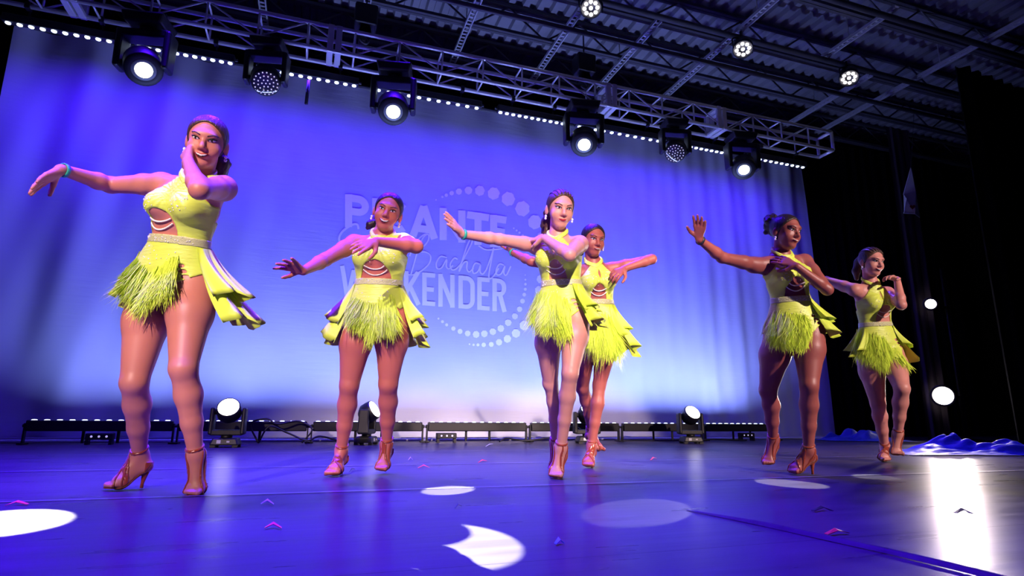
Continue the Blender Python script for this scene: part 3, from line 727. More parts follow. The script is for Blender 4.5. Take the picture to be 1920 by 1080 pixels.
class Grid:
    def __init__(s, lo, hi, h):
        s.h = h; s.lo = np.asarray(lo, float)
        s.n = np.ceil((np.asarray(hi, float)-s.lo)/h).astype(int)+1
        s.F = np.full(s.n, 0.2, np.float32)
    def sub(s, lo, hi):
        i0 = np.clip(np.floor((np.asarray(lo)-s.lo)/s.h).astype(int), 0, s.n); i1 = np.clip(np.ceil((np.asarray(hi)-s.lo)/s.h).astype(int)+1, 0, s.n)
        ax = [(s.lo[k]+s.h*np.arange(i0[k], i1[k])).astype(np.float32) for k in range(3)]
        P = np.broadcast_arrays(ax[0][:, None, None], ax[1][None, :, None], ax[2][None, None, :])
        return tuple(slice(i0[k], i1[k]) for k in range(3)), P
    def add(s, fn, pts, pad, k=0.004):
        pts = np.asarray(pts, float); sl, P = s.sub(pts.min(0)-pad, pts.max(0)+pad)
        if 0 in P[0].shape: return
        kk = k(P) if callable(k) else k
        s.F[sl] = smin(s.F[sl], fn(P).astype(np.float32), kk)
    def carve(s, fn, pts, pad, k=0.006):
        pts = np.asarray(pts, float); sl, P = s.sub(pts.min(0)-pad, pts.max(0)+pad)
        s.F[sl] = smax(s.F[sl], -fn(P).astype(np.float32), k)
    def mesh(s):
        F = s.F; S = F < 0
        c = S[:-1, :-1, :-1].astype(np.int8)
        tot = np.zeros(np.array(S.shape)-1, np.int8)
        for i in (0, 1):
            for j in (0, 1):
                for k in (0, 1):
                    tot += S[i:S.shape[0]-1+i, j:S.shape[1]-1+j, k:S.shape[2]-1+k]
        cells = np.argwhere((tot > 0) & (tot < 8))
        if len(cells) == 0: return np.zeros((0, 3)), []
        dims = tot.shape
        flat = (cells[:, 0].astype(np.int64)*dims[1]+cells[:, 1])*dims[2]+cells[:, 2]
        acc = np.zeros((len(cells), 3)); cnt = np.zeros(len(cells))
        corner = {}
        for i in (0, 1):
            for j in (0, 1):
                for k in (0, 1): corner[(i, j, k)] = F[cells[:, 0]+i, cells[:, 1]+j, cells[:, 2]+k].astype(float)
        for ax in range(3):
            o1, o2 = [q for q in range(3) if q != ax]
            for u in (0, 1):
                for w in (0, 1):
                    A = [0, 0, 0]; A[o1] = u; A[o2] = w; B = list(A); B[ax] = 1
                    fa, fb = corner[tuple(A)], corner[tuple(B)]
                    m = (fa < 0) != (fb < 0)
                    t = np.where(m, fa/(fa-fb+1e-20*(~m)), 0)
                    p = np.zeros((len(cells), 3)); p[:, o1] = u; p[:, o2] = w; p[:, ax] = t
                    acc[m] += p[m]; cnt[m] += 1
        V = s.lo+(cells+acc/cnt[:, None])*s.h
        faces = []
        for ax in range(3):
            o1, o2 = [(1, 2), (2, 0), (0, 1)][ax]
            a = [slice(None)]*3; b = [slice(None)]*3; a[ax] = slice(0, -1); b[ax] = slice(1, None)
            d = S[tuple(a)] != S[tuple(b)]
            E = np.argwhere(d)
            ok = (E[:, o1] > 0) & (E[:, o2] > 0) & (E[:, o1] < S.shape[o1]-1) & (E[:, o2] < S.shape[o2]-1)
            E = E[ok]
            inside = S[E[:, 0], E[:, 1], E[:, 2]]
            ids = []
            for (u, w) in ((-1, -1), (0, -1), (0, 0), (-1, 0)):
                q = E.copy(); q[:, o1] += u; q[:, o2] += w
                ids.append(np.searchsorted(flat, (q[:, 0].astype(np.int64)*dims[1]+q[:, 1])*dims[2]+q[:, 2]))
            quad = np.stack(ids, 1)
            quad[~inside] = quad[~inside][:, ::-1]
            faces.append(quad)
        return V, np.concatenate(faces)
def np_mesh(name, V, Q, material, parent, smooth=True, origin=(0, 0, 0)):
    me = bpy.data.meshes.new(name)
    V = np.asarray(V, float)-np.asarray(origin, float)
    Q = np.asarray(Q); n = Q.shape[1]
    me.vertices.add(len(V)); me.vertices.foreach_set('co', V.ravel())
    me.loops.add(Q.size); me.loops.foreach_set('vertex_index', Q.ravel().astype(np.int32))
    me.polygons.add(len(Q)); me.polygons.foreach_set('loop_start', np.arange(0, Q.size, n, dtype=np.int32))
    me.polygons.foreach_set('loop_total', np.full(len(Q), n, np.int32))
    me.polygons.foreach_set('use_smooth', np.full(len(Q), smooth))
    me.update(calc_edges=True); me.validate()
    me.materials.append(material)
    return link(bpy.data.objects.new(name, me), parent)

M['dress'] = mat('lime_yellow_lycra', (0.66, 0.82, 0.10), 0.45, bump=((14, 14, 70), 0.30, 0.01), var=((5, 5, 5), 0.06))
M['fringe'] = mat('lime_fringe', (0.66, 0.90, 0.07), 0.7, spec=0.25, var=((30, 30, 4), 0.2))
M['ruffle'] = mat('lime_chiffon', (0.64, 0.82, 0.06), 0.55)
M['band'] = mat('crystal_waistband', (0.60, 0.62, 0.30), 0.3, bump=((260, 260, 260), 0.5, 0.006), spec=0.9)
M['gem'] = mat('rhinestone', (0.95, 0.94, 0.97), 0.12, 0.0, spec=1.0)
M['pearl'] = mat('pearl', (0.90, 0.84, 0.80), 0.25)
M['shoe'] = mat('tan_satin_shoe', (0.27, 0.040, 0.014), 0.22, sheen=0.3)
M['sole'] = mat('shoe_sole', (0.20, 0.05, 0.025), 0.6)
M['hair_dark'] = mat('dark_hair', (0.018, 0.010, 0.010), 0.42, bump=((90, 90, 20), 0.5, 0.01))
M['hair_brown'] = mat('brown_hair', (0.06, 0.028, 0.018), 0.42, bump=((90, 90, 20), 0.5, 0.01))
M['lip'] = mat('lipstick', (0.42, 0.03, 0.05), 0.3)
M['mouth'] = mat('mouth_inside', (0.05, 0.008, 0.01), 0.6)
M['teeth'] = mat('teeth', (0.85, 0.82, 0.78), 0.25)
M['eye_white'] = mat('eye_white', (0.78, 0.75, 0.74), 0.2)
M['iris'] = mat('iris', (0.03, 0.014, 0.008), 0.15)
M['lash'] = mat('eye_makeup', (0.012, 0.006, 0.006), 0.6)
M['brow'] = mat('eyebrow', (0.05, 0.02, 0.015), 0.7)
M['wrist_green'] = mat('green_wristband', (0.03, 0.40, 0.28), 0.4)
M['wrist_black'] = mat('black_wristband', (0.02, 0.02, 0.025), 0.4)
def skin_mat(name, c):
    m = mat(name, c, 0.46, var=((9, 9, 9), 0.07), spec=0.45)
    b = m.node_tree.nodes['Principled BSDF']; b.inputs['Subsurface Weight'].default_value = 0.12
    b.inputs['Subsurface Radius'].default_value = (0.012, 0.004, 0.002); b.inputs['Subsurface Scale'].default_value = 1.0
    return m

TT = np.array([-0.30, -0.20, -0.12, 0.0, 0.10, 0.22, 0.36, 0.46, 0.58, 0.70, 0.82, 0.90, 0.96, 1.02, 1.08])
TA = np.array([0.02, 0.085, 0.145, 0.172, 0.172, 0.152, 0.124, 0.120, 0.130, 0.140, 0.140, 0.118, 0.078, 0.052, 0.045])
TB_ = np.array([0.02, 0.070, 0.105, 0.116, 0.114, 0.100, 0.084, 0.083, 0.090, 0.096, 0.088, 0.072, 0.058, 0.050, 0.045])
LM = dict(thigh=0.425, shank=0.405, uarm=0.285, farm=0.245)

def on_ray(px, centre, L, sign):
    d = ray(*px); c = np.asarray(centre)-CP; A = d@d; B = d@c; Cc = c@c-L*L; D = B*B-A*Cc
    t = B/A if D <= 0 else (B+sign*math.sqrt(D))/A
    return CP+d*t
def depth_of(p): return float((np.asarray(p)-CP)@CF)

def dancer(c):
    s, w = c['s'], c['w']
    skin = skin_mat('skin', c['skin']); hairm = M[c.get('hair', 'hair_dark')]
    # ---- pose: joints from sight lines with true bone lengths
    J = {}
    for S in 'RL':
        f = c['foot'+S]                       # ball px, ankle px, ball height, sign, optional depth shift
        if 'base' in f: J['ball'+S] = at_d(*f['ball'], depth_of(at_z(*f['base'], 0.0)))
        else: J['ball'+S] = at_z(*f['ball'], f.get('z', 0.036))
        J['ank'+S] = on_ray(f['ank'], J['ball'+S], 0.128*s, f.get('sign', 1))
    dep = depth_of(J['ball'+c['stand']])+c.get('pdz', 0.10)
    pel = at_d(*c['pel'], dep); nk = at_d(*c['neck'], dep+c.get('ndz', 0.0))
    sp = nk-pel; up = nrm(nrm(sp)*(1-c.get('level', .65))+np.array([0, 0, c.get('level', .65)])); L = float(sp@up)
    hor = nrm(np.array([CR[0], CR[1], 0])); away = nrm(np.array([CF[0], CF[1], 0]))
    def axis(yaw, tilt):
        y, t = math.radians(yaw), math.radians(tilt)
        return nrm(hor*math.cos(y)*math.cos(t)+away*math.sin(y)*math.cos(t)+np.array([0, 0, math.sin(t)]))
    Rp = axis(c.get('pyaw', 0), c.get('ptilt', 0))
    for S, sg in (('R', -1), ('L', 1)):
        J['hip'+S] = pel+Rp*(sg*0.092*s*w)-up*0.01
        J['sh'+S] = at_d(*c['sh'+S], dep+c.get('ndz', 0.0)+sg*0.165*s*math.sin(math.radians(c.get('cyaw', 0))))
    Rc = nrm(J['shL']-J['shR'])
    Rpo = nrm(Rp-up*(Rp@up)); Rco = nrm(Rc-up*(Rc@up))
    Fp = nrm(np.cross(Rpo, up)); Fc = nrm(np.cross(Rco, up))
    for S in 'RL':
        a = c['arm'+S]
        J['el'+S] = on_ray(a['el'], J['sh'+S], LM['uarm']*s, a['se'])
        J['wr'+S] = on_ray(a['wr'], J['el'+S], LM['farm']*s, a['sw'])
        # knee on its sight line, best fit of both bone lengths
        kp = c['knee'+S]; h, an = J['hip'+S], J['ank'+S]; dh = depth_of(h); best = None
        for t in np.linspace(dh-0.5, dh+0.35, 171):
            q = at_d(*kp, t); e = (np.linalg.norm(q-h)-LM['thigh']*s)**2+(np.linalg.norm(q-an)-LM['shank']*s)**2+0.004*(t-dh)
            if best is None or e < best[0]: best = (e, q)
        J['kn'+S] = best[1]
    bend = c.get('bend', (0.0, 0.0))
    root = empty('person', (float(J['ball'+c['stand']][0]), float(J['ball'+c['stand']][1]), 0.0))
    root['label'] = c['label']; root['category'] = 'person'; root['group'] = 'dancers in matching lime costumes'
    org = np.array(root.location)
    # ---- head frame
    hc = at_d(*c['head'], dep+c.get('hdz', -0.02))
    hy, hp, hr = [math.radians(q) for q in c['hrot']]
    tocam = nrm(CP-hc); tocam = nrm(np.array([tocam[0], tocam[1], 0])); hx0 = nrm(np.cross(np.array([0, 0, 1.0]), tocam))   # image right
    fwd = nrm(tocam*math.cos(hy)+hx0*math.sin(hy)); fwd = nrm(fwd*math.cos(hp)+np.array([0, 0, math.sin(hp)]))
    hx = nrm(np.cross(np.array([0, 0, 1.0]), fwd)); hu = np.cross(fwd, hx)
    hx, hu = hx*math.cos(hr)-hu*math.sin(hr), hu*math.cos(hr)+hx*math.sin(hr)
    HF = (hx, fwd, hu); hs = s*c.get('hs', 1.0)
    def hpnt(x, y, z): return hc+hs*(hx*x+fwd*y+hu*z)
    def head_sdf(P):
        d = ell(P, hpnt(0, -.014, .034), HF, (.077*hs, .096*hs, .084*hs))
        d = smin(d, ell(P, hpnt(0, .028, -.026), HF, (.059*hs, .062*hs, .086*hs)), .03)
        d = smin(d, ell(P, hpnt(0, .058, -.090), HF, (.029*hs, .027*hs, .022*hs)), .025)
        for sx in (-1, 1):
            d = smin(d, ell(P, hpnt(sx*.037, .056, -.030), HF, (.027*hs, .026*hs, .028*hs)), .022)
            d = smax(d, -ell(P, hpnt(sx*.032, .106, .010), HF, (.020*hs, .021*hs, .014*hs)), .014)
        d = smin(d, ell(P, hpnt(0, .082, .030), HF, (.045*hs, .012*hs, .012*hs)), .022)
        d = smin(d, cone(P, hpnt(0, .086, .014), hpnt(0, .106, -.024), .0075*hs, .0120*hs), .012)
        for sx in (-1, 1): d = smin(d, dist(P, hpnt(sx*.012, .095, -.030))-.0085*hs, .008)
        d = smin(d, ell(P, hpnt(0, .082, -.058), HF, (.026*hs, .013*hs, .014*hs)), .012)
        for sx in (-1, 1):
            d = smin(d, ell(P, hpnt(sx*.079, -.010, -.008), (nrm(hx+fwd*0.45*sx), nrm(fwd-hx*0.45*sx), hu), (.008*hs, .019*hs, .031*hs)), .008)
        return d
    # ---- torso field
    def tl(P):
        t = comp(P, pel, up)/L; wq = np.clip(t*1.15, 0, 1); bz = 4*np.clip(t, 0, 1)*(1-np.clip(t, 0, 1))
        x = (1-wq)*(comp(P, pel, Rpo)-t*(sp@Rpo))+wq*(comp(P, pel, Rco)-t*(sp@Rco))-bend[0]*bz
        y = (1-wq)*(comp(P, pel, Fp)-t*(sp@Fp))+wq*(comp(P, pel, Fc)-t*(sp@Fc))-bend[1]*bz
        return x, t, y
    def twd(x, t, y):
        wq = min(max(t*1.15, 0), 1); tc_ = min(max(t, 0), 1); bz = 4*tc_*(1-tc_)
        return pel+sp*t+nrm((1-wq)*Rpo+wq*Rco)*(x+bend[0]*bz)+nrm((1-wq)*Fp+wq*Fc)*(y+bend[1]*bz)
    def torso(P):
        x, t, y = tl(P)
        a = np.interp(t, TT, TA)*s*w; b = np.interp(t, TT, TB_)*s*(0.35+0.65*w)
        q = np.sqrt((x/a)**2+(y/b)**2)
        d = q*(q-1)/(np.sqrt((x/a**2)**2+(y/b**2)**2)+1e-6)
        d = np.maximum(d, np.maximum((t-1.06)*L, (-.28-t)*L))
        bs = c.get('bust', 1.0)
        for sx in (-1, 1):
            d = smin(d, ell(P, twd(sx*.066*s*w, .715, .070*s), (Rco, Fc, up), (.060*s*bs, .062*s*bs, .060*s*bs)), .035)
            d = smin(d, dist(P, twd(sx*.075*s*w, -.03, -.055*s))-.088*s*w, .05)
        return d
    def leg(P, S):
        h, k, a = J['hip'+S], J['kn'+S], J['ank'+S]
        ax = nrm(a-h); fw = k-(h+ax*((k-h)@ax)); fw = nrm(fw) if np.linalg.norm(fw) > .015 else nrm(Fp)
        lw = w*c.get('lw', 1.0)*s
        m = h+(k-h)*.40+fw*.010
        d = smin(cone(P, h, m, .092*lw, .086*lw), cone(P, m, k, .086*lw, .0500*lw), .03)
        d = smin(d, dist(P, k+fw*.012)-.038*lw, .02)
        cf = k+(a-k)*.30-fw*.014; c2 = k+(a-k)*.62-fw*.007
        return smin(d, smin(cone(P, k, cf, .0475*lw, .0490*lw), smin(cone(P, cf, c2, .0490*lw, .0390*lw), cone(P, c2, a, .0390*lw, .0290*s), .02), .025), .022)
    def foot_geo(S):
        a, b = J['ank'+S], J['ball'+S]
        fd = b-a; fd[2] = 0; 
        hint = c['foot'+S].get('dir')
        if hint is not None: fd = hor*hint[0]-away*hint[1]
        fd = nrm(fd); heel = a-fd*.030*s-np.array([0, 0, .048*s])
        nx_ = nrm(np.cross(fd, np.array([0, 0, 1.0])))
        return a, b, fd, heel, nx_
    def foot(P, S):
        a, b, fd, heel, sx = foot_geo(S)
        d = smin(cone(P, a, heel, .034*s, .028*s), cone(P, heel, b, .026*s, .026*s), .02)
        d = smin(d, cone(P, a, b+np.array([0, 0, .006]), .031*s, .024*s), .03)
        for o in (-.018, .018): d = smin(d, cone(P, b-fd*.02+sx*o*s, b+fd*.012+sx*o*s, .021*s, .020*s), .02)
        for i, (o, ln, r) in enumerate(((-.030, .052, .0125), (-.013, .050, .0100), (.002, .045, .0095), (.016, .038, .0090), (.029, .030, .0085))):
            oo = o if S == 'R' else -o          # big toe on the inner side
            oo = -oo
            d = smin(d, cone(P, b+fd*.012*s+sx*oo*s-np.array([0, 0, .006*s]), b+fd*ln*s+sx*oo*1.05*s-np.array([0, 0, .014*s]), .012*s, r*s), .006)
        return d
    def arm(P, S):
        h, e, r = J['sh'+S], J['el'+S], J['wr'+S]; aw = s*(.45+.55*w)*c.get('aw', 1.0)
        m = h+(e-h)*.35
        d = smin(cone(P, h, m, .048*aw, .044*aw), cone(P, m, e, .044*aw, .035*aw), .02)
        q = e+(r-e)*.28
        return smin(d, smin(cone(P, e, q, .034*aw, .0345*aw), cone(P, q, r, .0345*aw, .0235*s), .02), .02)
    hands = {}
    for S in 'RL':
        a = c['arm'+S]; W = J['wr'+S]
        kn = on_ray(a['kn'], W, .088*s, a.get('sk', 1)); d = nrm(kn-W)
        n = nrm(np.array(hor*a['palm'][0]+np.array([0, 0, 1.0])*a['palm'][1]-away*a['palm'][2])); n = nrm(n-d*(n@d))
        th = nrm(np.cross(d, n))*a.get('thumb', 1)
        hands[S] = (W, d, n, th, a.get('curl', 18), a.get('spread', .12), s*a.get('hsz', 1.0))
    def hand_pts(S):
        W, d, n, th, curl, spread, z = hands[S]
        fing = []
        for i, (o, kl, ln) in enumerate(((.030, .086, .072), (.010, .090, .080), (-.010, .087, .074), (-.028, .080, .058))):
            K = W+d*kl*z+th*o*z; cur = K; dd = nrm(d+th*spread*(1.2-i*.8)); pts = [K]; ang = 0
            for q, fr in ((.46, .55), (.30, .8), (.24, .7)):
                ang += math.radians(curl)*fr*(1+.12*i)
                v_ = dd*math.cos(ang)+n*math.sin(ang); cur = cur+v_*ln*q*z; pts.append(cur)
            fing.append(pts)
        b = W+d*.022*z+th*.020*z; t1_ = b+nrm(d*.62+th*.72+n*.35)*.045*z; t2_ = t1_+nrm(d*.85+th*.30+n*.45)*.030*z; t3_ = t2_+nrm(d*.9+th*.10+n*.5)*.022*z
        return fing, [b, t1_, t2_, t3_]
    def hand(P, S):
        W, d, n, th, curl, spread, z = hands[S]; fing, tb = hand_pts(S)
        D = None
        for pts in fing:
            g = cone(P, W+(pts[0]-W)*.12, pts[0], .0145*z, .0115*z); D = g if D is None else smin(D, g, .014)
        D = smin(D, cone(P, tb[0], tb[1], .0150*z, .0112*z), .014)
        D = smin(D, cone(P, tb[1], tb[2], .0108*z, .0095*z), .005); D = smin(D, cone(P, tb[2], tb[3], .0095*z, .0078*z), .004)
        for pts in fing:
            g = smin(smin(cone(P, pts[0], pts[1], .0102*z, .0090*z), cone(P, pts[1], pts[2], .0090*z, .0080*z), .004), cone(P, pts[2], pts[3], .0080*z, .0066*z), .004)
            D = np.minimum(D, g) if curl > 200 else smin(D, g, .0035)
        return D
    # ---- body mesh
    allp = np.array(list(J.values())+[pel, nk, hc]+[p for S in 'RL' for f in hand_pts(S)[0] for p in f])
    G = Grid(allp.min(0)-.20, allp.max(0)+.20, c.get('h', .0060))
    tp = np.array([twd(x, t, y) for x in (-.2, .2) for t in (-.3, 1.1) for y in (-.17, .17)])
    G.add(torso, tp, .02, .01)
    for S in 'RL':
        h = J['hip'+S]
        G.add(lambda P: leg(P, S), [h, J['kn'+S], J['ank'+S]], .13, lambda P: (.005+.045*np.exp(-(dist(P, h)/.15)**2)).astype(np.float32))
        a, b, fd, heel, sx = foot_geo(S)
        G.add(lambda P: foot(P, S), [a, b+fd*.07, heel], .06, lambda P: (.004+.03*np.exp(-(dist(P, a)/.06)**2)).astype(np.float32))
    for S in 'RL':
        h = J['sh'+S]; nb = nk-up*.035
        G.add(lambda P: smin(cone(P, nb, h, .050*s, .043*s*(.4+.6*w)), cone(P, twd(0, .83, -.01), h-up*.012, .06*s, .044*s), .02), [nb, h, twd(0, .83, 0)], .10, .035)
        G.add(lambda P: arm(P, S), [h, J['el'+S], J['wr'+S]], .09, lambda P: (.004+.035*np.exp(-(dist(P, h)/.10)**2)).astype(np.float32))
        W = J['wr'+S]
        G.add(lambda P: hand(P, S), [p for f in hand_pts(S)[0] for p in f]+hand_pts(S)[1]+[W], .035, lambda P: (.0025+.016*np.exp(-(dist(P, W)/.03)**2)).astype(np.float32))
    nh = hpnt(0, -.022, -.060)
    G.add(lambda P: smin(cone(P, nk-up*.03, nh, .056*s*(.5+.5*w), .047*s*(.5+.5*w)), cone(P, nk-up*.05, nk, .07*s, .05*s), .03), [nk, nh], .12, .03)
    G.add(head_sdf, [hc], .17, lambda P: (.003+.022*np.exp(-(dist(P, nh)/.06)**2)).astype(np.float32))
    V, Q = G.mesh(); body = np_mesh('body', V, Q, skin, root, True, org)
    # ---- garments as offset shells of the body field
    def skinfield(P):
        d = torso(P)
        for S in 'RL':
            h = J['hip'+S]; d = smin(d, leg(P, S), .005+.045*np.exp(-(dist(P, h)/.15)**2))
        return d
    def upper(P):
        d = torso(P)
        for S in 'RL':
            h = J['sh'+S]
            d = smin(d, smin(cone(P, nk-up*.035, h, .044*s, .043*s*(.4+.6*w)), cone(P, twd(0, .83, -.01), h-up*.012, .06*s, .044*s), .02), .035)
        d = smin(d, smin(cone(P, nk-up*.03, nh, .056*s*(.5+.5*w), .047*s*(.5+.5*w)), cone(P, nk-up*.05, nk, .07*s, .05*s), .03), .03)
        return d
    def garment(name, fld, th, region, t0, t1, m, h=.0050, parent=None):
        pp = np.array([twd(x, t, y) for x in (-.2, .2) for t in (t0, t1) for y in (-.18, .18)])
        g = Grid(pp.min(0)-.04, pp.max(0)+.04, h)
        sl, P = g.sub(g.lo, g.lo+g.h*g.n)
        fl_ = fld(P); g.F[sl] = np.maximum(np.maximum(fl_-(th(P) if callable(th) else th), -(fl_+.014)), region(P)).astype(np.float32)
        V, Q = g.mesh()
        return np_mesh(name, V, Q, m, parent or root, True, org)
    cut = c.get('cut', (0.0, .072, .62))       # cutout centre x, half width, top t
    def r_bodice(P):
        x, t, y = tl(P); x = x/(s*w)
        front = y > -.015*s
        # upper edge: halter lines rising from the underarm to the neck
        edge = .150-(np.clip(t, .74, 1.0)-.74)/.26*(.150-.040)
        d = np.where(t > .74, np.abs(x)-edge, np.abs(x)-.25)*s*w
        d = np.maximum(d, (t-1.0)*L)
        d = np.maximum(d, (.385-t)*L)
        d = np.where(front, d, np.maximum(d, (t-.56-.9*np.clip(np.abs(x)-.07, 0, .2))*L))
        cw = cut[1]*np.sqrt(np.clip(1-((t-.37)/(cut[2]-.37))**2, 0, 1))
        hole = np.where((t < cut[2]) & front, (cw-np.abs(x-cut[0])), -.02)*s
        key = np.where((t > .74) & (t < .90) & front & bool(c.get('key', 1)), (.009*np.sin(np.clip((t-.74)/.16, 0, 1)*math.pi)-np.abs(x)), -.02)*s
        return np.maximum(d, np.maximum(hole, key))
    def th_b(P):
        x, t, y = tl(P); an = np.arctan2(np.abs(x)/s, (t-.84)*.5); return .0085+.0016*np.sin(an*24+4*np.sin(t*9))*np.clip((t-.50)*6, .25, 1)*(y > 0)
    garment('bodice', upper, th_b, r_bodice, .34, 1.05, M['dress'])
    cl = nk+(nh-nk)*.25
    nd = nrm(nh-nk)
    cg = Grid(cl-.14, cl+.14, .0045)
    cg.add(lambda P: np.maximum(np.maximum(upper(P)-.010, -(upper(P)+.01)), np.abs(comp(P, cl, nd)+.50*comp(P, cl, Fc)-.30*np.abs(comp(P, cl, Rco)))-.0125), [cl], .13, .001)
    V, Q = cg.mesh()
    if len(Q): np_mesh('halter_collar', V, Q, M['dress'], root, True, org)
    garment('waistband', skinfield, .0115, lambda P: np.abs(tl(P)[1]-.385)*L-.019*s, .28, .50, M['band'])
    def r_brief(P):
        x, t, y = tl(P); ax_ = np.abs(x)/(s*w)
        low = np.where(y > 0, -.155+.235*np.clip(ax_/.165, 0, 1.1)**1.25, -.17+.10*np.clip(ax_/.165, 0, 1.1))
        d = np.maximum((t-.385)*L, (low-t)*L)
        sl_ = c.get('lace', 1)
        for i in range(3):
            hx_, ht = sl_*(.088+.014*i), .135-.052*i
            e = np.sqrt(((x/(s*w)-hx_)/.017)**2+((t-ht)/.020)**2)
            d = np.maximum(d, np.where(y > 0, (1-e)*.012, -.02))
        return d
    garment('briefs', skinfield, .0075, r_brief, -.32, .42, M['dress'])
    # ---- surface helper on the torso front
    def table(fld, t0, t1, nx_=31, nt_=25, ny_=50):
        xs_, ts_, ys_ = np.linspace(-.22, .22, nx_), np.linspace(t0, t1, nt_), np.linspace(0, .25, ny_)
        X_, T_, Y_ = np.meshgrid(xs_, ts_, ys_, indexing='ij'); wq = np.clip(T_*1.15, 0, 1); bz = 4*np.clip(T_, 0, 1)*(1-np.clip(T_, 0, 1))
        rr = (1-wq)[..., None]*Rpo+wq[..., None]*Rco; rr /= np.linalg.norm(rr, axis=-1, keepdims=True)
        ff = (1-wq)[..., None]*Fp+wq[..., None]*Fc; ff /= np.linalg.norm(ff, axis=-1, keepdims=True)
        Pt = pel+sp*T_[..., None]+rr*(X_+bend[0]*bz)[..., None]+ff*(Y_+bend[1]*bz)[..., None]
        D = fld([Pt[..., 0], Pt[..., 1], Pt[..., 2]])
        return xs_, ts_, ys_, D
    tabs = (table(skinfield, -.20, .46), table(upper, .34, 1.0, 31, 33))
    def surf(x, t, off=.010):
        xs_, ts_, ys_, D = tabs[1] if t > .42 else tabs[0]
        fx = np.clip((x-xs_[0])/(xs_[1]-xs_[0]), 0, len(xs_)-1.001); ft = np.clip((t-ts_[0])/(ts_[1]-ts_[0]), 0, len(ts_)-1.001); i, j = int(fx), int(ft); fx -= i; ft -= j
        d = (D[i, j]*(1-fx)+D[i+1, j]*fx)*(1-ft)+(D[i, j+1]*(1-fx)+D[i+1, j+1]*fx)*ft
        ins = np.nonzero(d < off)[0]
        if len(ins) == 0: return twd(x, t, .01)
        k = min(int(ins[-1]), len(ys_)-2); y = ys_[k]+(ys_[1]-ys_[0])*np.clip((off-d[k])/(d[k+1]-d[k]+1e-9), 0, 1)
        return twd(x, t, y)
    down = np.array([0, 0, -1.0])
    # ---- fringe
    rg = np.random.default_rng(c['seed']); sv = []; sf = []
    swing = hor*c.get('swing', (0, 0))[0]-away*c.get('swing', (0, 0))[1]
    for (x0, ta, x1, tb, n, ln, jit) in c['fringe']:
        N_ = int(n*4.0); nc = 24
        cu = rg.random(nc); cj = rg.normal(size=(nc, 3))*.20; cl_ = rg.uniform(.82, 1.1, nc); ci = rg.integers(0, nc, N_)
        u = np.clip(cu[ci]+rg.normal(size=N_)*.045, 0, 1); X_ = (x0+(x1-x0)*u+rg.normal(size=N_)*.006)*s*w; T_ = ta+(tb-ta)*u+rg.normal(size=N_)*jit
        p = np.array([surf(x, t, .009) for x, t in zip(X_, T_)]); ctr = np.array([twd(0, t, -.02) for t in T_])
        out = p-ctr; out /= np.linalg.norm(out, axis=1, keepdims=True)+1e-9
        ll = (ln*s*rg.uniform(.66, 1.08, N_)*cl_[ci])[:, None]; wd = rg.uniform(.0008, .0016, N_)[:, None]
        jd = cj[ci]+rg.normal(size=(N_, 3))*.12; ph = rg.uniform(0, 6.28, N_)[:, None]; lift = rg.uniform(.5, 1.3, N_)[:, None]; seg = 6
        rows = []
        for k in range(seg+1):
            f_ = k/seg
            pos = p+out*((.026*math.sin(f_*1.7)*lift+.018*f_)*c.get('flare', 1))+down*(ll*f_)+swing*(ll*f_*f_)+jd*(ll*f_*f_)*.6
            tn = down+swing*f_+jd*f_; tn = tn/np.linalg.norm(tn, axis=1, keepdims=True)
            sd = np.cross(tn, out)+.5*out*np.sin(ph); sd /= np.linalg.norm(sd, axis=1, keepdims=True)+1e-9
            pos = pos+sd*(.006*np.sin(ph+f_*5)*f_)
            ww = wd*(1.2 if k < seg-1 else (.9 if k < seg else .25))
            rows += [pos-sd*ww, pos+sd*ww]
        A = np.stack(rows, 1).reshape(-1, 3); b0 = len(sv); sv = list(sv)+list(A); m2 = 2*(seg+1)
        base_ = b0+np.arange(N_)[:, None]*m2
        for k in range(seg): sf += [tuple(q) for q in np.concatenate([base_+2*k, base_+2*k+1, base_+2*k+3, base_+2*k+2], 1)]
    o = np_mesh('fringe', sv, np.array(sf), M['fringe'], root, True, org); o['kind'] = 'stuff'
    # ---- ruffled side and back panels, two tiers
    for (a0, a1, t0, ln, fl, sw) in c['ruffle']:
        na, ns = 64, 9; rv = []
        for layer in (0, 1):
            for i in range(na+1):
                an = math.radians(a0+(a1-a0)*i/na); u = i/na
                for k in range(ns+1):
                    f_ = k/ns
                    a_, b_ = np.interp(t0, TT, TA)*s*w+.012, np.interp(t0, TT, TB_)*s*w+.014
                    ex = fl*f_*(.7+.3*f_)+.032*f_*math.sin(15*an+c['seed'])+.012*f_*math.sin(31*an)
                    dirv = nrm(Rpo)*math.sin(an)+nrm(Fp)*math.cos(an)
                    p = twd(math.sin(an)*a_, t0, math.cos(an)*b_)+dirv*(ex+layer*.0025)+down*(ln*s*f_*(1+.14*math.sin(7*an+c['seed'])))+(hor*sw[0]-away*sw[1])*f_*f_
                    rv.append(p)
        n1_ = (na+1)*(ns+1); rf = []
        for lay in (0, 1):
            for i in range(na):
                for k in range(ns):
                    q0 = lay*n1_+i*(ns+1)+k; f4 = (q0, q0+1, q0+ns+2, q0+ns+1); rf.append(f4 if lay else f4[::-1])
        for i in range(na):
            q0 = i*(ns+1)+ns; rf.append((q0, q0+ns+1, n1_+q0+ns+1, n1_+q0))
        np_mesh('skirt_ruffle', rv, np.array(rf), M['ruffle'], root, True, org)
    # ---- pearls across the cutout
    def balls(pts, r, mtl, name, kind=None, n=7, m_=5):
        mb = MB()
        for p in pts:
            mb.lathe([(max(1e-4, r*math.sin(math.pi*k/m_)), -r*math.cos(math.pi*k/m_)) for k in range(m_+1)], n, Matrix.Translation(Vector(p-org)), False)
        o = mb.build(name, mtl, root, True)
        if kind: o['kind'] = kind
        return o
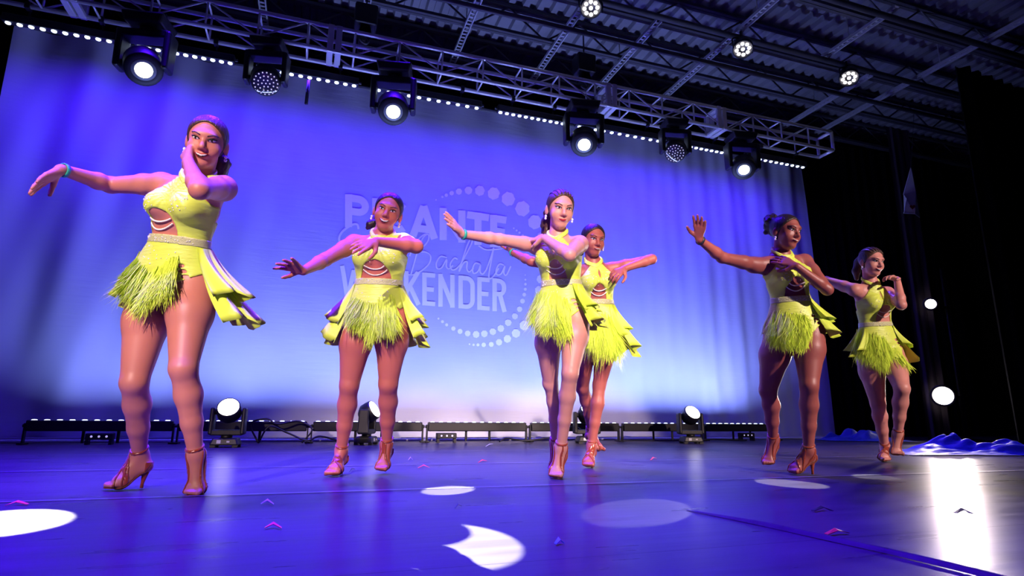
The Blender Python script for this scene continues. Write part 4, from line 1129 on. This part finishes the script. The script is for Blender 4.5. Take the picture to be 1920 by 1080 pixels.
    for (tt, sag, hw) in ((cut[2]-.085, .016, .052), (cut[2]-.13, .030, .062)):
        pts = []
        for i in range(23):
            u = i/22*2-1; x = (cut[0]+u*hw)*s*w; pts.append(surf(x, tt-(sag/L)*(1-u*u), .007))
        balls(pts, .0042*s, M['pearl'], 'pearl_strand', 'stuff')
    # ---- rhinestones
    gp = []
    for sx in (-1, 1):
        for i in range(20):
            x = sx*rg.uniform(.02, .115)*s*w; t = rg.uniform(.62, .80); gp.append(surf(x, t, .010))
    for i in range(34): gp.append(surf(rg.uniform(-.11, .11)*s*w, .385+rg.uniform(-.03, .03), .013))
    for i in range(22): gp.append(surf(rg.uniform(-.10, .10)*s*w, rg.uniform(.06, .30), .009))
    mb = MB()
    for p in gp:
        r = rg.uniform(.0020, .0042); o_ = p-org
        f1, f2, f3 = nrm(Rco)*r, nrm(up)*r, nrm(Fc)*r
        mb.add([o_+f1, o_+f2, o_-f1, o_-f2, o_+f3, o_-f3], [(0, 1, 4), (1, 2, 4), (2, 3, 4), (3, 0, 4), (1, 0, 5), (2, 1, 5), (3, 2, 5), (0, 3, 5)])
    mb.build('rhinestones', M['gem'], root)['kind'] = 'stuff'
    # ---- face
    def face_y(x, z):
        ys = np.linspace(.14, -.02, 81); ps = np.array([hpnt(x, y, z) for y in ys]); dd = head_sdf([ps[:, 0], ps[:, 1], ps[:, 2]])
        i = int(np.argmax(dd < 0)); return ys[i]
    def patch(name, poly, m, off=.0015, dome=.003, parent=None):
        cx_, cz_ = np.mean([p[0] for p in poly]), np.mean([p[1] for p in poly]); n = len(poly); vv = []; ff = []
        for ring, k in enumerate((1.0, .55)):
            for (x, z) in poly:
                X, Z_ = cx_+(x-cx_)*k, cz_+(z-cz_)*k; vv.append(hpnt(X, face_y(X, Z_)+off-(.004 if ring == 0 else -dome), Z_)-org)
        for (x, z) in poly: vv.append(hpnt(x, face_y(x, z)+off, z)-org)
        vv.append(hpnt(cx_, face_y(cx_, cz_)+off+dome, cz_)-org)
        for i in range(n):
            j = (i+1) % n
            ff += [(i, j, 2*n+j, 2*n+i), (2*n+i, 2*n+j, n+j, n+i), (n+i, n+j, 3*n)]
        return mesh_obj(name, vv, ff, m, parent or root, True)
    def el_poly(cx_, cz_, rx, rz, n=16, tilt=0.0, p=1.0):
        out = []
        for i in range(n):
            a = 2*math.pi*i/n; x, z = rx*math.cos(a), rz*math.sin(a)*abs(math.sin(a))**(p-1) if p != 1 else rz*math.sin(a)
            out.append((cx_+x, cz_+z+tilt*x))
        return out
    for sx in (-1, 1):
        e = patch('eye', el_poly(sx*.032, .0085, .0140, .0054, 16, sx*.12), M['eye_white'], .0030, .003)
        patch('iris', el_poly(sx*.032+c.get('gaze', 0), .0088, .0060, .0056, 12), M['iris'], .0052, .0022, e)
        lash = [(sx*(.015+.035*u), .0105+.0085*math.sin(u*2.6)+(.004 if u > .9 else 0)) for u in np.linspace(0, 1, 8)]+[(sx*(.015+.035*u), .0072+.0050*math.sin(u*2.75)+.004*u) for u in np.linspace(1, 0, 8)]
        patch('eyelashes', lash, M['lash'], .0050, .002)
        brow = [(sx*(.014+.040*u), .0260+.0095*math.sin(u*2.2)) for u in np.linspace(0, 1, 7)]+[(sx*(.014+.040*u), .0215+.0110*math.sin(u*2.2)) for u in np.linspace(1, 0, 7)]
        patch('eyebrow', brow, M['brow'], .0015, .0015)
    sm = c.get('smile', 0.5); mw = .021+.010*sm; op = c.get('open', 0.0)
    up_l = [(u*mw, -.0590+.0085*sm*u*u*1.2+(.0065+.002*op)*(1-u*u)**.7*(1-.28*math.exp(-(u/.16)**2))) for u in np.linspace(-1, 1, 15)]
    lo_l = [(u*mw, -.0590+.0085*sm*u*u*1.2-(.0080+.010*op)*(1-u*u)**.7) for u in np.linspace(1, -1, 15)][1:-1]
    lips = patch('lips', up_l+lo_l, M['lip'], .002, .004)
    if op > 0:
        mi = [(u*mw*.86, -.0582+.0085*sm*u*u*1.1+.0025*(1-u*u)**.7) for u in np.linspace(-1, 1, 13)]+[(u*mw*.86, -.0592+.0085*sm*u*u*1.1-.0115*op*(1-u*u)**.7) for u in np.linspace(1, -1, 13)][1:-1]
        patch('mouth_opening', mi, M['mouth'], .0065, .0015, lips)
        te = [(u*mw*.78, -.0584+.0085*sm*u*u*1.05+.0020*(1-u*u)**.7) for u in np.linspace(-1, 1, 13)]+[(u*mw*.78, -.0592+.0085*sm*u*u*1.05-.0062*op*(1-u*u)**.6) for u in np.linspace(1, -1, 13)][1:-1]
        patch('teeth', te, M['teeth'], .0082, .0012, lips)
    # ---- hair
    hg_pts = [hpnt(*p) for p, r in c['tail']] if c.get('tail') else []
    allh = np.array([hc]+hg_pts); hgd = Grid(allh.min(0)-.16, allh.max(0)+.16, .0055)
    def cap(P):
        d = ell(P, hpnt(0, -.014, .034), HF, (.077*hs, .096*hs, .084*hs)); d = smin(d, ell(P, hpnt(0, .028, -.026), HF, (.059*hs, .062*hs, .086*hs)), .03)-.0065*hs
        y, z, x = comp(P, hc, fwd)/hs, comp(P, hc, hu)/hs, comp(P, hc, hx)/hs
        g = (-.098*(y-.004)+.06*(z+.02))/.115*hs
        d = np.maximum(d, -(g-.004*np.cos(x*60)))
        return np.maximum(d, (-.070-z)*hs)
    hgd.add(cap, [hc], .15, .001)
    if c.get('tail'):
        T = c['tail']
        for i in range(len(T)-1):
            (p0, r0), (p1, r1) = T[i], T[i+1]
            hgd.add(lambda P: cone(P, hpnt(*p0), hpnt(*p1), r0*hs, r1*hs), [hpnt(*p0), hpnt(*p1)], .09, .018)
    for i in range(c.get('curls', 0)):
        (p0, r0) = c['tail'][rg.integers(1, len(c['tail']))]; dv = nrm(rg.normal(size=3)); q = np.array(p0)+dv*r0*.95; rr = rg.uniform(.010, .020)
        hgd.add(lambda P: dist(P, hpnt(*q))-rr*hs, [hpnt(*q)], .05, .006)
    V, Q = hgd.mesh(); np_mesh('hair', V, Q, hairm, root, True, org)
    if c.get('braids'):
        for k in range(-3, 4):
            pts = []
            for i in range(9):
                u = i/8; th_ = math.radians(38+115*u); x = k*.017*(1+.25*math.sin(u*3)); q = (x, -.014+.102*math.cos(th_)*math.sqrt(max(.05, 1-(x/.085)**2)), .034+.092*math.sin(th_)*math.sqrt(max(.05, 1-(x/.085)**2)))
                pts.append(hpnt(*q)-org)
            MB().tube([tuple(p) for p in pts], [.0040*hs*(1+.25*(i % 2)) for i in range(9)], 6).build('braid', hairm, root, True)
    for sx in (-1, 1):
        balls([hpnt(sx*.083, .002, -.046), hpnt(sx*.083, .002, -.060)], .0075*hs, M['gem'], 'earring')
    # ---- wristband
    for S, mk in c.get('bands', ()):
        W, e = J['wr'+S], J['el'+S]; d = nrm(W-e); ce = W-d*.012; a = nrm(np.cross(d, [.3, .2, 1])); b = np.cross(d, a); r = .0275*s
        mb = MB(); vv = []; n = 20
        for (rr, oo) in ((r, -.009), (r+.0035, -.007), (r+.0035, .007), (r, .009)):
            for i in range(n): an = 2*math.pi*i/n; vv.append(ce+d*oo+(a*math.cos(an)+b*math.sin(an))*rr-org)
        mb.add(vv, [(k*n+i, k*n+(i+1) % n, ((k+1) % 4)*n+(i+1) % n, ((k+1) % 4)*n+i) for k in range(4) for i in range(n)])
        mb.build('wristband', M[mk], root, True)
    # ---- shoes
    for S in 'RL':
        a, b, fd, heel, sx = foot_geo(S); ftip = b+fd*.055*s
        g = Grid(np.min([a, b, heel, ftip], 0)-.07, np.max([a, b, heel, ftip], 0)+.07, .0042)
        sl, P = g.sub(g.lo, g.lo+g.h*g.n); F0 = foot(P, S).astype(np.float32)
        hd = heel-np.array([0, 0, .028*s]); bd = b-np.array([0, 0, .026*s])
        al = comp(P, b, fd); hlen = float((b-heel)@fd)+1e-6
        u = np.clip(-al/hlen, 0, 1.4); zc = bd[2]+(hd[2]-bd[2])*(u*u*(3-2*np.clip(u, 0, 1)))
        low = P[2]-zc
        g.F[sl] = np.maximum(F0-.0055, np.abs(low+.003)-.006)
        V, Q = g.mesh(); shoe = np_mesh('dance_shoe', V, Q, M['sole'], root, True, org)
        si = comp(P, b, sx); strap = None
        for (o, kx, wd) in ((.004, .55, .0052), (.004, -.55, .0052), (-.016, .25, .0046), (-.016, -.25, .0046)):
            q = np.maximum(np.maximum(F0-.005, -(F0+.006)), np.abs(al-o-kx*si)-wd); q = np.maximum(q, -(low-.004)); strap = q if strap is None else np.minimum(strap, q)
        heelcup = np.maximum(np.maximum(F0-.0055, -(F0+.006)), np.maximum(comp(P, heel, fd)-.004, comp(P, heel, np.array([0, 0, 1]))-.020*s))
        strap = np.minimum(strap, np.maximum(heelcup, -(low-.004)))
        g.F[sl] = strap; V, Q = g.mesh()
        if len(Q): np_mesh('straps', V, Q, M['shoe'], shoe, True, org)
        k_ = nrm(J['kn'+S]-a); aw_ = a+k_*.035*s
        g2 = Grid(aw_-.07, aw_+.07, .0042); sl, P = g2.sub(g2.lo, g2.lo+g2.h*g2.n)
        lf = smin(leg(P, S), foot(P, S), .02); g2.F[sl] = np.maximum(np.maximum(lf-.0048, -(lf+.005)), np.abs(comp(P, aw_, k_)+.15*comp(P, aw_, fd))-.0055)
        V, Q = g2.mesh()
        if len(Q): np_mesh('ankle_strap', V, Q, M['shoe'], shoe, True, org)
        hb = np.array([hd[0], hd[1], 0])+fd*.012*s*0
        lowz = max(0.0, J['ball'+S][2]-.036)
        tip = np.array([hd[0]+fd[0]*.006, hd[1]+fd[1]*.006, max(0.0, min(hd[2]-.055, lowz) if S == c['stand'] or c['foot'+S].get('flat') else hd[2]-.062)])
        hh = hd+np.array([0, 0, .006])
        MB().tube([tuple(hh-org), tuple(hh*.7+tip*.3-fd*.002-org), tuple(hh*.3+tip*.7-org), tuple(tip-org)], [.021*s, .013, .0075, .0085], 10).build('heel', M['shoe'], shoe, True)
    return root

DANCERS = [
 dict(label='tall dancer in lime fringed costume, hand at her cheek and one arm stretched out', s=1.045, w=1.10, lw=1.0, bust=1.02, skin=(0.55, 0.195, 0.152), seed=1, stand='R', hair='hair_brown',
      footR=dict(ball=(226, 903), ank=(262, 854), sign=1, dir=(-.85, .55), flat=1), footL=dict(ball=(368, 915), ank=(367, 853), sign=1, base=(368, 925), dir=(.05, 1)),
      kneeR=(252, 716), kneeL=(344, 690), pel=(330, 524), neck=(368, 339), pdz=.08, ndz=-.10, pyaw=-8, ptilt=3, cyaw=-16, bend=(-.020, .0), key=0,
      shR=(304, 345), shL=(420, 352), head=(388, 268), hdz=-.14, hrot=(-10, -20, 4), hs=1.0, smile=.8, open=.8,
      armR=dict(el=(208, 347), wr=(115, 318), se=1, sw=-1, kn=(82, 337), palm=(.3, -1, .2), thumb=-1, curl=7, sk=-1),
      armL=dict(el=(374, 356), wr=(354, 306), se=-1, sw=1, kn=(350, 284), palm=(.6, 0, -1), thumb=1, curl=42, sk=1),
      tail=[((0, -.10, .03), .030), ((.03, -.115, -.03), .036), ((.055, -.10, -.08), .034), ((.06, -.09, -.125), .022)], curls=14, bands=(('R', 'wrist_green'),),
      fringe=[(-.150, .15, -.03, -.02, 560, .145, .025), (.070, .17, -.015, -.03, 420, .165, .025)], swing=(.05, .1), flare=1.0,
      ruffle=[(62, 178, .34, .20, .13, (.05, 0)), (66, 180, .24, .27, .16, (.06, 0)), (185, 296, .24, .24, .05, (-.02, 0))], cut=(-.035, .088, .66)),
 dict(label='smiling dancer in lime fringed costume with forearm across her chest before the lettering', s=1.02, w=1.10, bust=1.12, skin=(0.5, 0.140, 0.104), seed=2, stand='R',
      footR=dict(ball=(629, 880), ank=(640, 845), sign=1, flat=1, dir=(-.15, 1)), footL=dict(ball=(718, 872), ank=(725, 832), sign=1, base=(718, 888), dir=(-.1, 1)),
      kneeR=(655, 722), kneeL=(728, 720), pel=(708, 585), neck=(716, 445), pdz=.10, ndz=-.02, pyaw=0, ptilt=0, cyaw=-5,
      shR=(664, 456), shL=(757, 455), head=(727, 399), hdz=-.05, hrot=(-4, -13, 13), smile=1.0, open=.9,
      armR=dict(el=(609, 487), wr=(569, 508), se=-1, sw=-1, kn=(545, 497), palm=(-.2, -.3, 1), thumb=-1, curl=8, sk=-1, spread=.3),
      armL=dict(el=(780, 462), wr=(706, 453), se=-1, sw=-1, kn=(682, 460), palm=(0, -.3, -1), thumb=1, curl=10, sk=-1),
      tail=[((0, -.10, .02), .034), ((-.055, -.11, -.05), .036), ((-.085, -.08, -.09), .028)], curls=10,
      fringe=[(-.125, .13, .03, -.03, 480, .14, .03), (.095, .13, -.02, -.05, 620, .17, .04)], swing=(.05, .05),
      ruffle=[(60, 178, .36, .22, .09, (.03, 0)), (62, 180, .30, .30, .09, (.03, 0)), (182, 300, .36, .22, .10, (-.03, 0)), (182, 298, .30, .30, .10, (-.03, 0))], cut=(0.0, .084, .66)),
 dict(label='dancer with long dark ponytail in lime costume, legs crossed and palm pushed outward', s=1.03, w=.93, skin=(0.62, 0.287, 0.232), seed=3, stand='L', hair='hair_brown',
      footR=dict(ball=(1041, 873), ank=(1042, 828), sign=1, base=(1041, 880), dir=(-.1, 1)), footL=dict(ball=(1043, 884), ank=(1052, 840), sign=1, flat=1, dir=(-.2, 1)),
      kneeR=(1032, 718), kneeL=(1069, 700), pel=(1056, 586), neck=(1046, 447), pdz=.16, ndz=.0, pyaw=-14, ptilt=5, cyaw=-18, bend=(.0, 0),
      shR=(1007, 461), shL=(1087, 457), head=(1050, 394), hdz=-.03, hrot=(16, -18, 3), smile=.45, gaze=.002,
      armR=dict(el=(936, 449), wr=(866, 439), se=-1, sw=-1, kn=(850, 421), palm=(-1, .1, .3), thumb=-1, curl=4, sk=-1, spread=.1),
      armL=dict(el=(1068, 478), wr=(1022, 447), se=-1, sw=1, kn=(1008, 446), palm=(0, -.4, -1), thumb=1, curl=16, sk=1),
      tail=[((0, -.10, .05), .030), ((-.02, -.125, -.01), .036), ((-.035, -.12, -.08), .040), ((-.035, -.11, -.15), .032), ((-.03, -.11, -.20), .02)], curls=16, braids=1, bands=(('R', 'wrist_green'),),
      fringe=[(-.16, .20, .05, .06, 820, .17, .05), (-.14, .05, .04, -.04, 420, .13, .03)], swing=(.06, .05), flare=1.0,
      ruffle=[(40, 150, .36, .15, .075, (.02, 0)), (44, 165, .27, .20, .09, (.02, 0))], cut=(.0, .060, .68)),
 dict(label='dancer in lime costume standing half behind another, elbow raised beside the bare backdrop', s=1.02, w=.94, skin=(0.36, 0.098, 0.079), seed=4, stand='L',
      footR=dict(ball=(1119, 838), ank=(1108, 806), sign=-1, base=(1117, 866), dir=(.5, -.5)), footL=dict(ball=(1103, 866), ank=(1109, 836), sign=1, flat=1, dir=(-.15, 1)),
      kneeR=(1092, 727), kneeL=(1124, 721), pel=(1122, 612), neck=(1114, 497), pdz=.10, ndz=0, pyaw=8, ptilt=0, cyaw=10,
      shR=(1081, 508), shL=(1147, 504), head=(1112, 451), hdz=-.03, hrot=(24, -16, 2), smile=.2, open=.25,
      armR=dict(el=(996, 490), wr=(960, 473), se=-1, sw=1, kn=(948, 450), palm=(-1, 0, .3), thumb=-1, curl=6, sk=1),
      armL=dict(el=(1222, 486), wr=(1170, 504), se=1, sw=-1, kn=(1157, 512), palm=(0, -.6, -1), thumb=1, curl=35, sk=-1),
      tail=[((0, -.10, .02), .032), ((-.05, -.115, -.05), .036), ((-.06, -.10, -.11), .028)], curls=6, bands=(('R', 'wrist_green'),),
      fringe=[(-.13, .15, .08, .02, 620, .24, .05)], swing=(.0, .05),
      ruffle=[(30, 120, .34, .20, .06, (.03, 0)), (40, 130, .26, .30, .08, (.05, 0))], cut=(-.01, .064, .67)),
 dict(label='dancer with curly dark bun in lime costume, hand on her chest and face turned away', s=1.02, w=.98, lw=1.13, skin=(0.3, 0.083, 0.073), seed=5, stand='L',
      footR=dict(ball=(1440, 862), ank=(1450, 824), sign=1, base=(1440, 880), dir=(-.35, .9)), footL=dict(ball=(1492, 878), ank=(1516, 844), sign=1, flat=1, dir=(-.8, .6)),
      kneeR=(1440, 732), kneeL=(1517, 722), pel=(1490, 614), neck=(1463, 481), pdz=.10, ndz=0, pyaw=-6, ptilt=9, cyaw=12, bend=(.01, 0),
      shR=(1413, 496), shL=(1508, 490), head=(1473, 436), hdz=-.03, hrot=(48, -13, 3), smile=.35, open=.35, gaze=.002,
      armR=dict(el=(1354, 483), wr=(1311, 449), se=-1, sw=-1, kn=(1312, 425), palm=(-.6, .1, 1), thumb=-1, curl=6, sk=-1),
      armL=dict(el=(1551, 543), wr=(1495, 500), se=-1, sw=-1, kn=(1471, 490), palm=(0, -.2, -1), thumb=1, curl=8, sk=1),
      tail=[((0, -.09, .07), .034), ((-.01, -.12, .075), .046), ((0, -.135, .03), .036)], curls=44, bands=(('R', 'wrist_black'),),
      fringe=[(-.165, .14, .03, .08, 620, .13, .035), (-.16, .03, .0, -.03, 560, .14, .03)], swing=(-.10, .05), flare=1.1,
      ruffle=[(40, 150, .38, .15, .085, (.01, 0)), (46, 165, .29, .20, .10, (.0, 0))], cut=(.0, .074, .68)),
 dict(label='smiling dancer with ponytail in lime costume beside the dark drapes, wrist raised by her chin', s=1.06, w=1.02, lw=1.06, bust=1.05, skin=(0.6, 0.256, 0.213), seed=6, stand='R', hair='hair_brown',
      footR=dict(ball=(1657, 857), ank=(1659, 836), sign=1, flat=1, dir=(-.15, 1)), footL=dict(ball=(1679, 846), ank=(1684, 813), sign=1, base=(1679, 868), dir=(-.2, .9)),
      kneeR=(1646, 757), kneeL=(1691, 728), pel=(1647, 655), neck=(1632, 535), pdz=.10, ndz=0, pyaw=4, ptilt=2, cyaw=10,
      shR=(1602, 543), shL=(1664, 549), head=(1634, 492), hdz=-.03, hrot=(42, -15, 2), smile=.9, open=.6, gaze=.002,
      armR=dict(el=(1549, 526), wr=(1512, 530), se=1, sw=1, kn=(1496, 532), palm=(0, -1, .2), thumb=-1, curl=12, sk=1),
      armL=dict(el=(1690, 572), wr=(1682, 524), se=-1, sw=1, kn=(1668, 519), palm=(-.3, -1, .1), thumb=1, curl=30, sk=-1),
      tail=[((0, -.10, .06), .028), ((-.01, -.13, .0), .032), ((-.02, -.135, -.08), .030), ((-.02, -.12, -.14), .018)], braids=1,
      fringe=[(-.17, .20, -.02, .06, 520, .20, .05), (-.10, .03, .04, -.05, 380, .15, .03)], swing=(.02, .05), flare=1.2,
      ruffle=[(44, 150, .36, .17, .085, (.02, 0)), (50, 170, .27, .23, .10, (.02, 0)), (230, 306, .32, .20, .07, (-.02, 0))], cut=(.015, .072, .67)),
]
for c_ in DANCERS: dancer(c_)
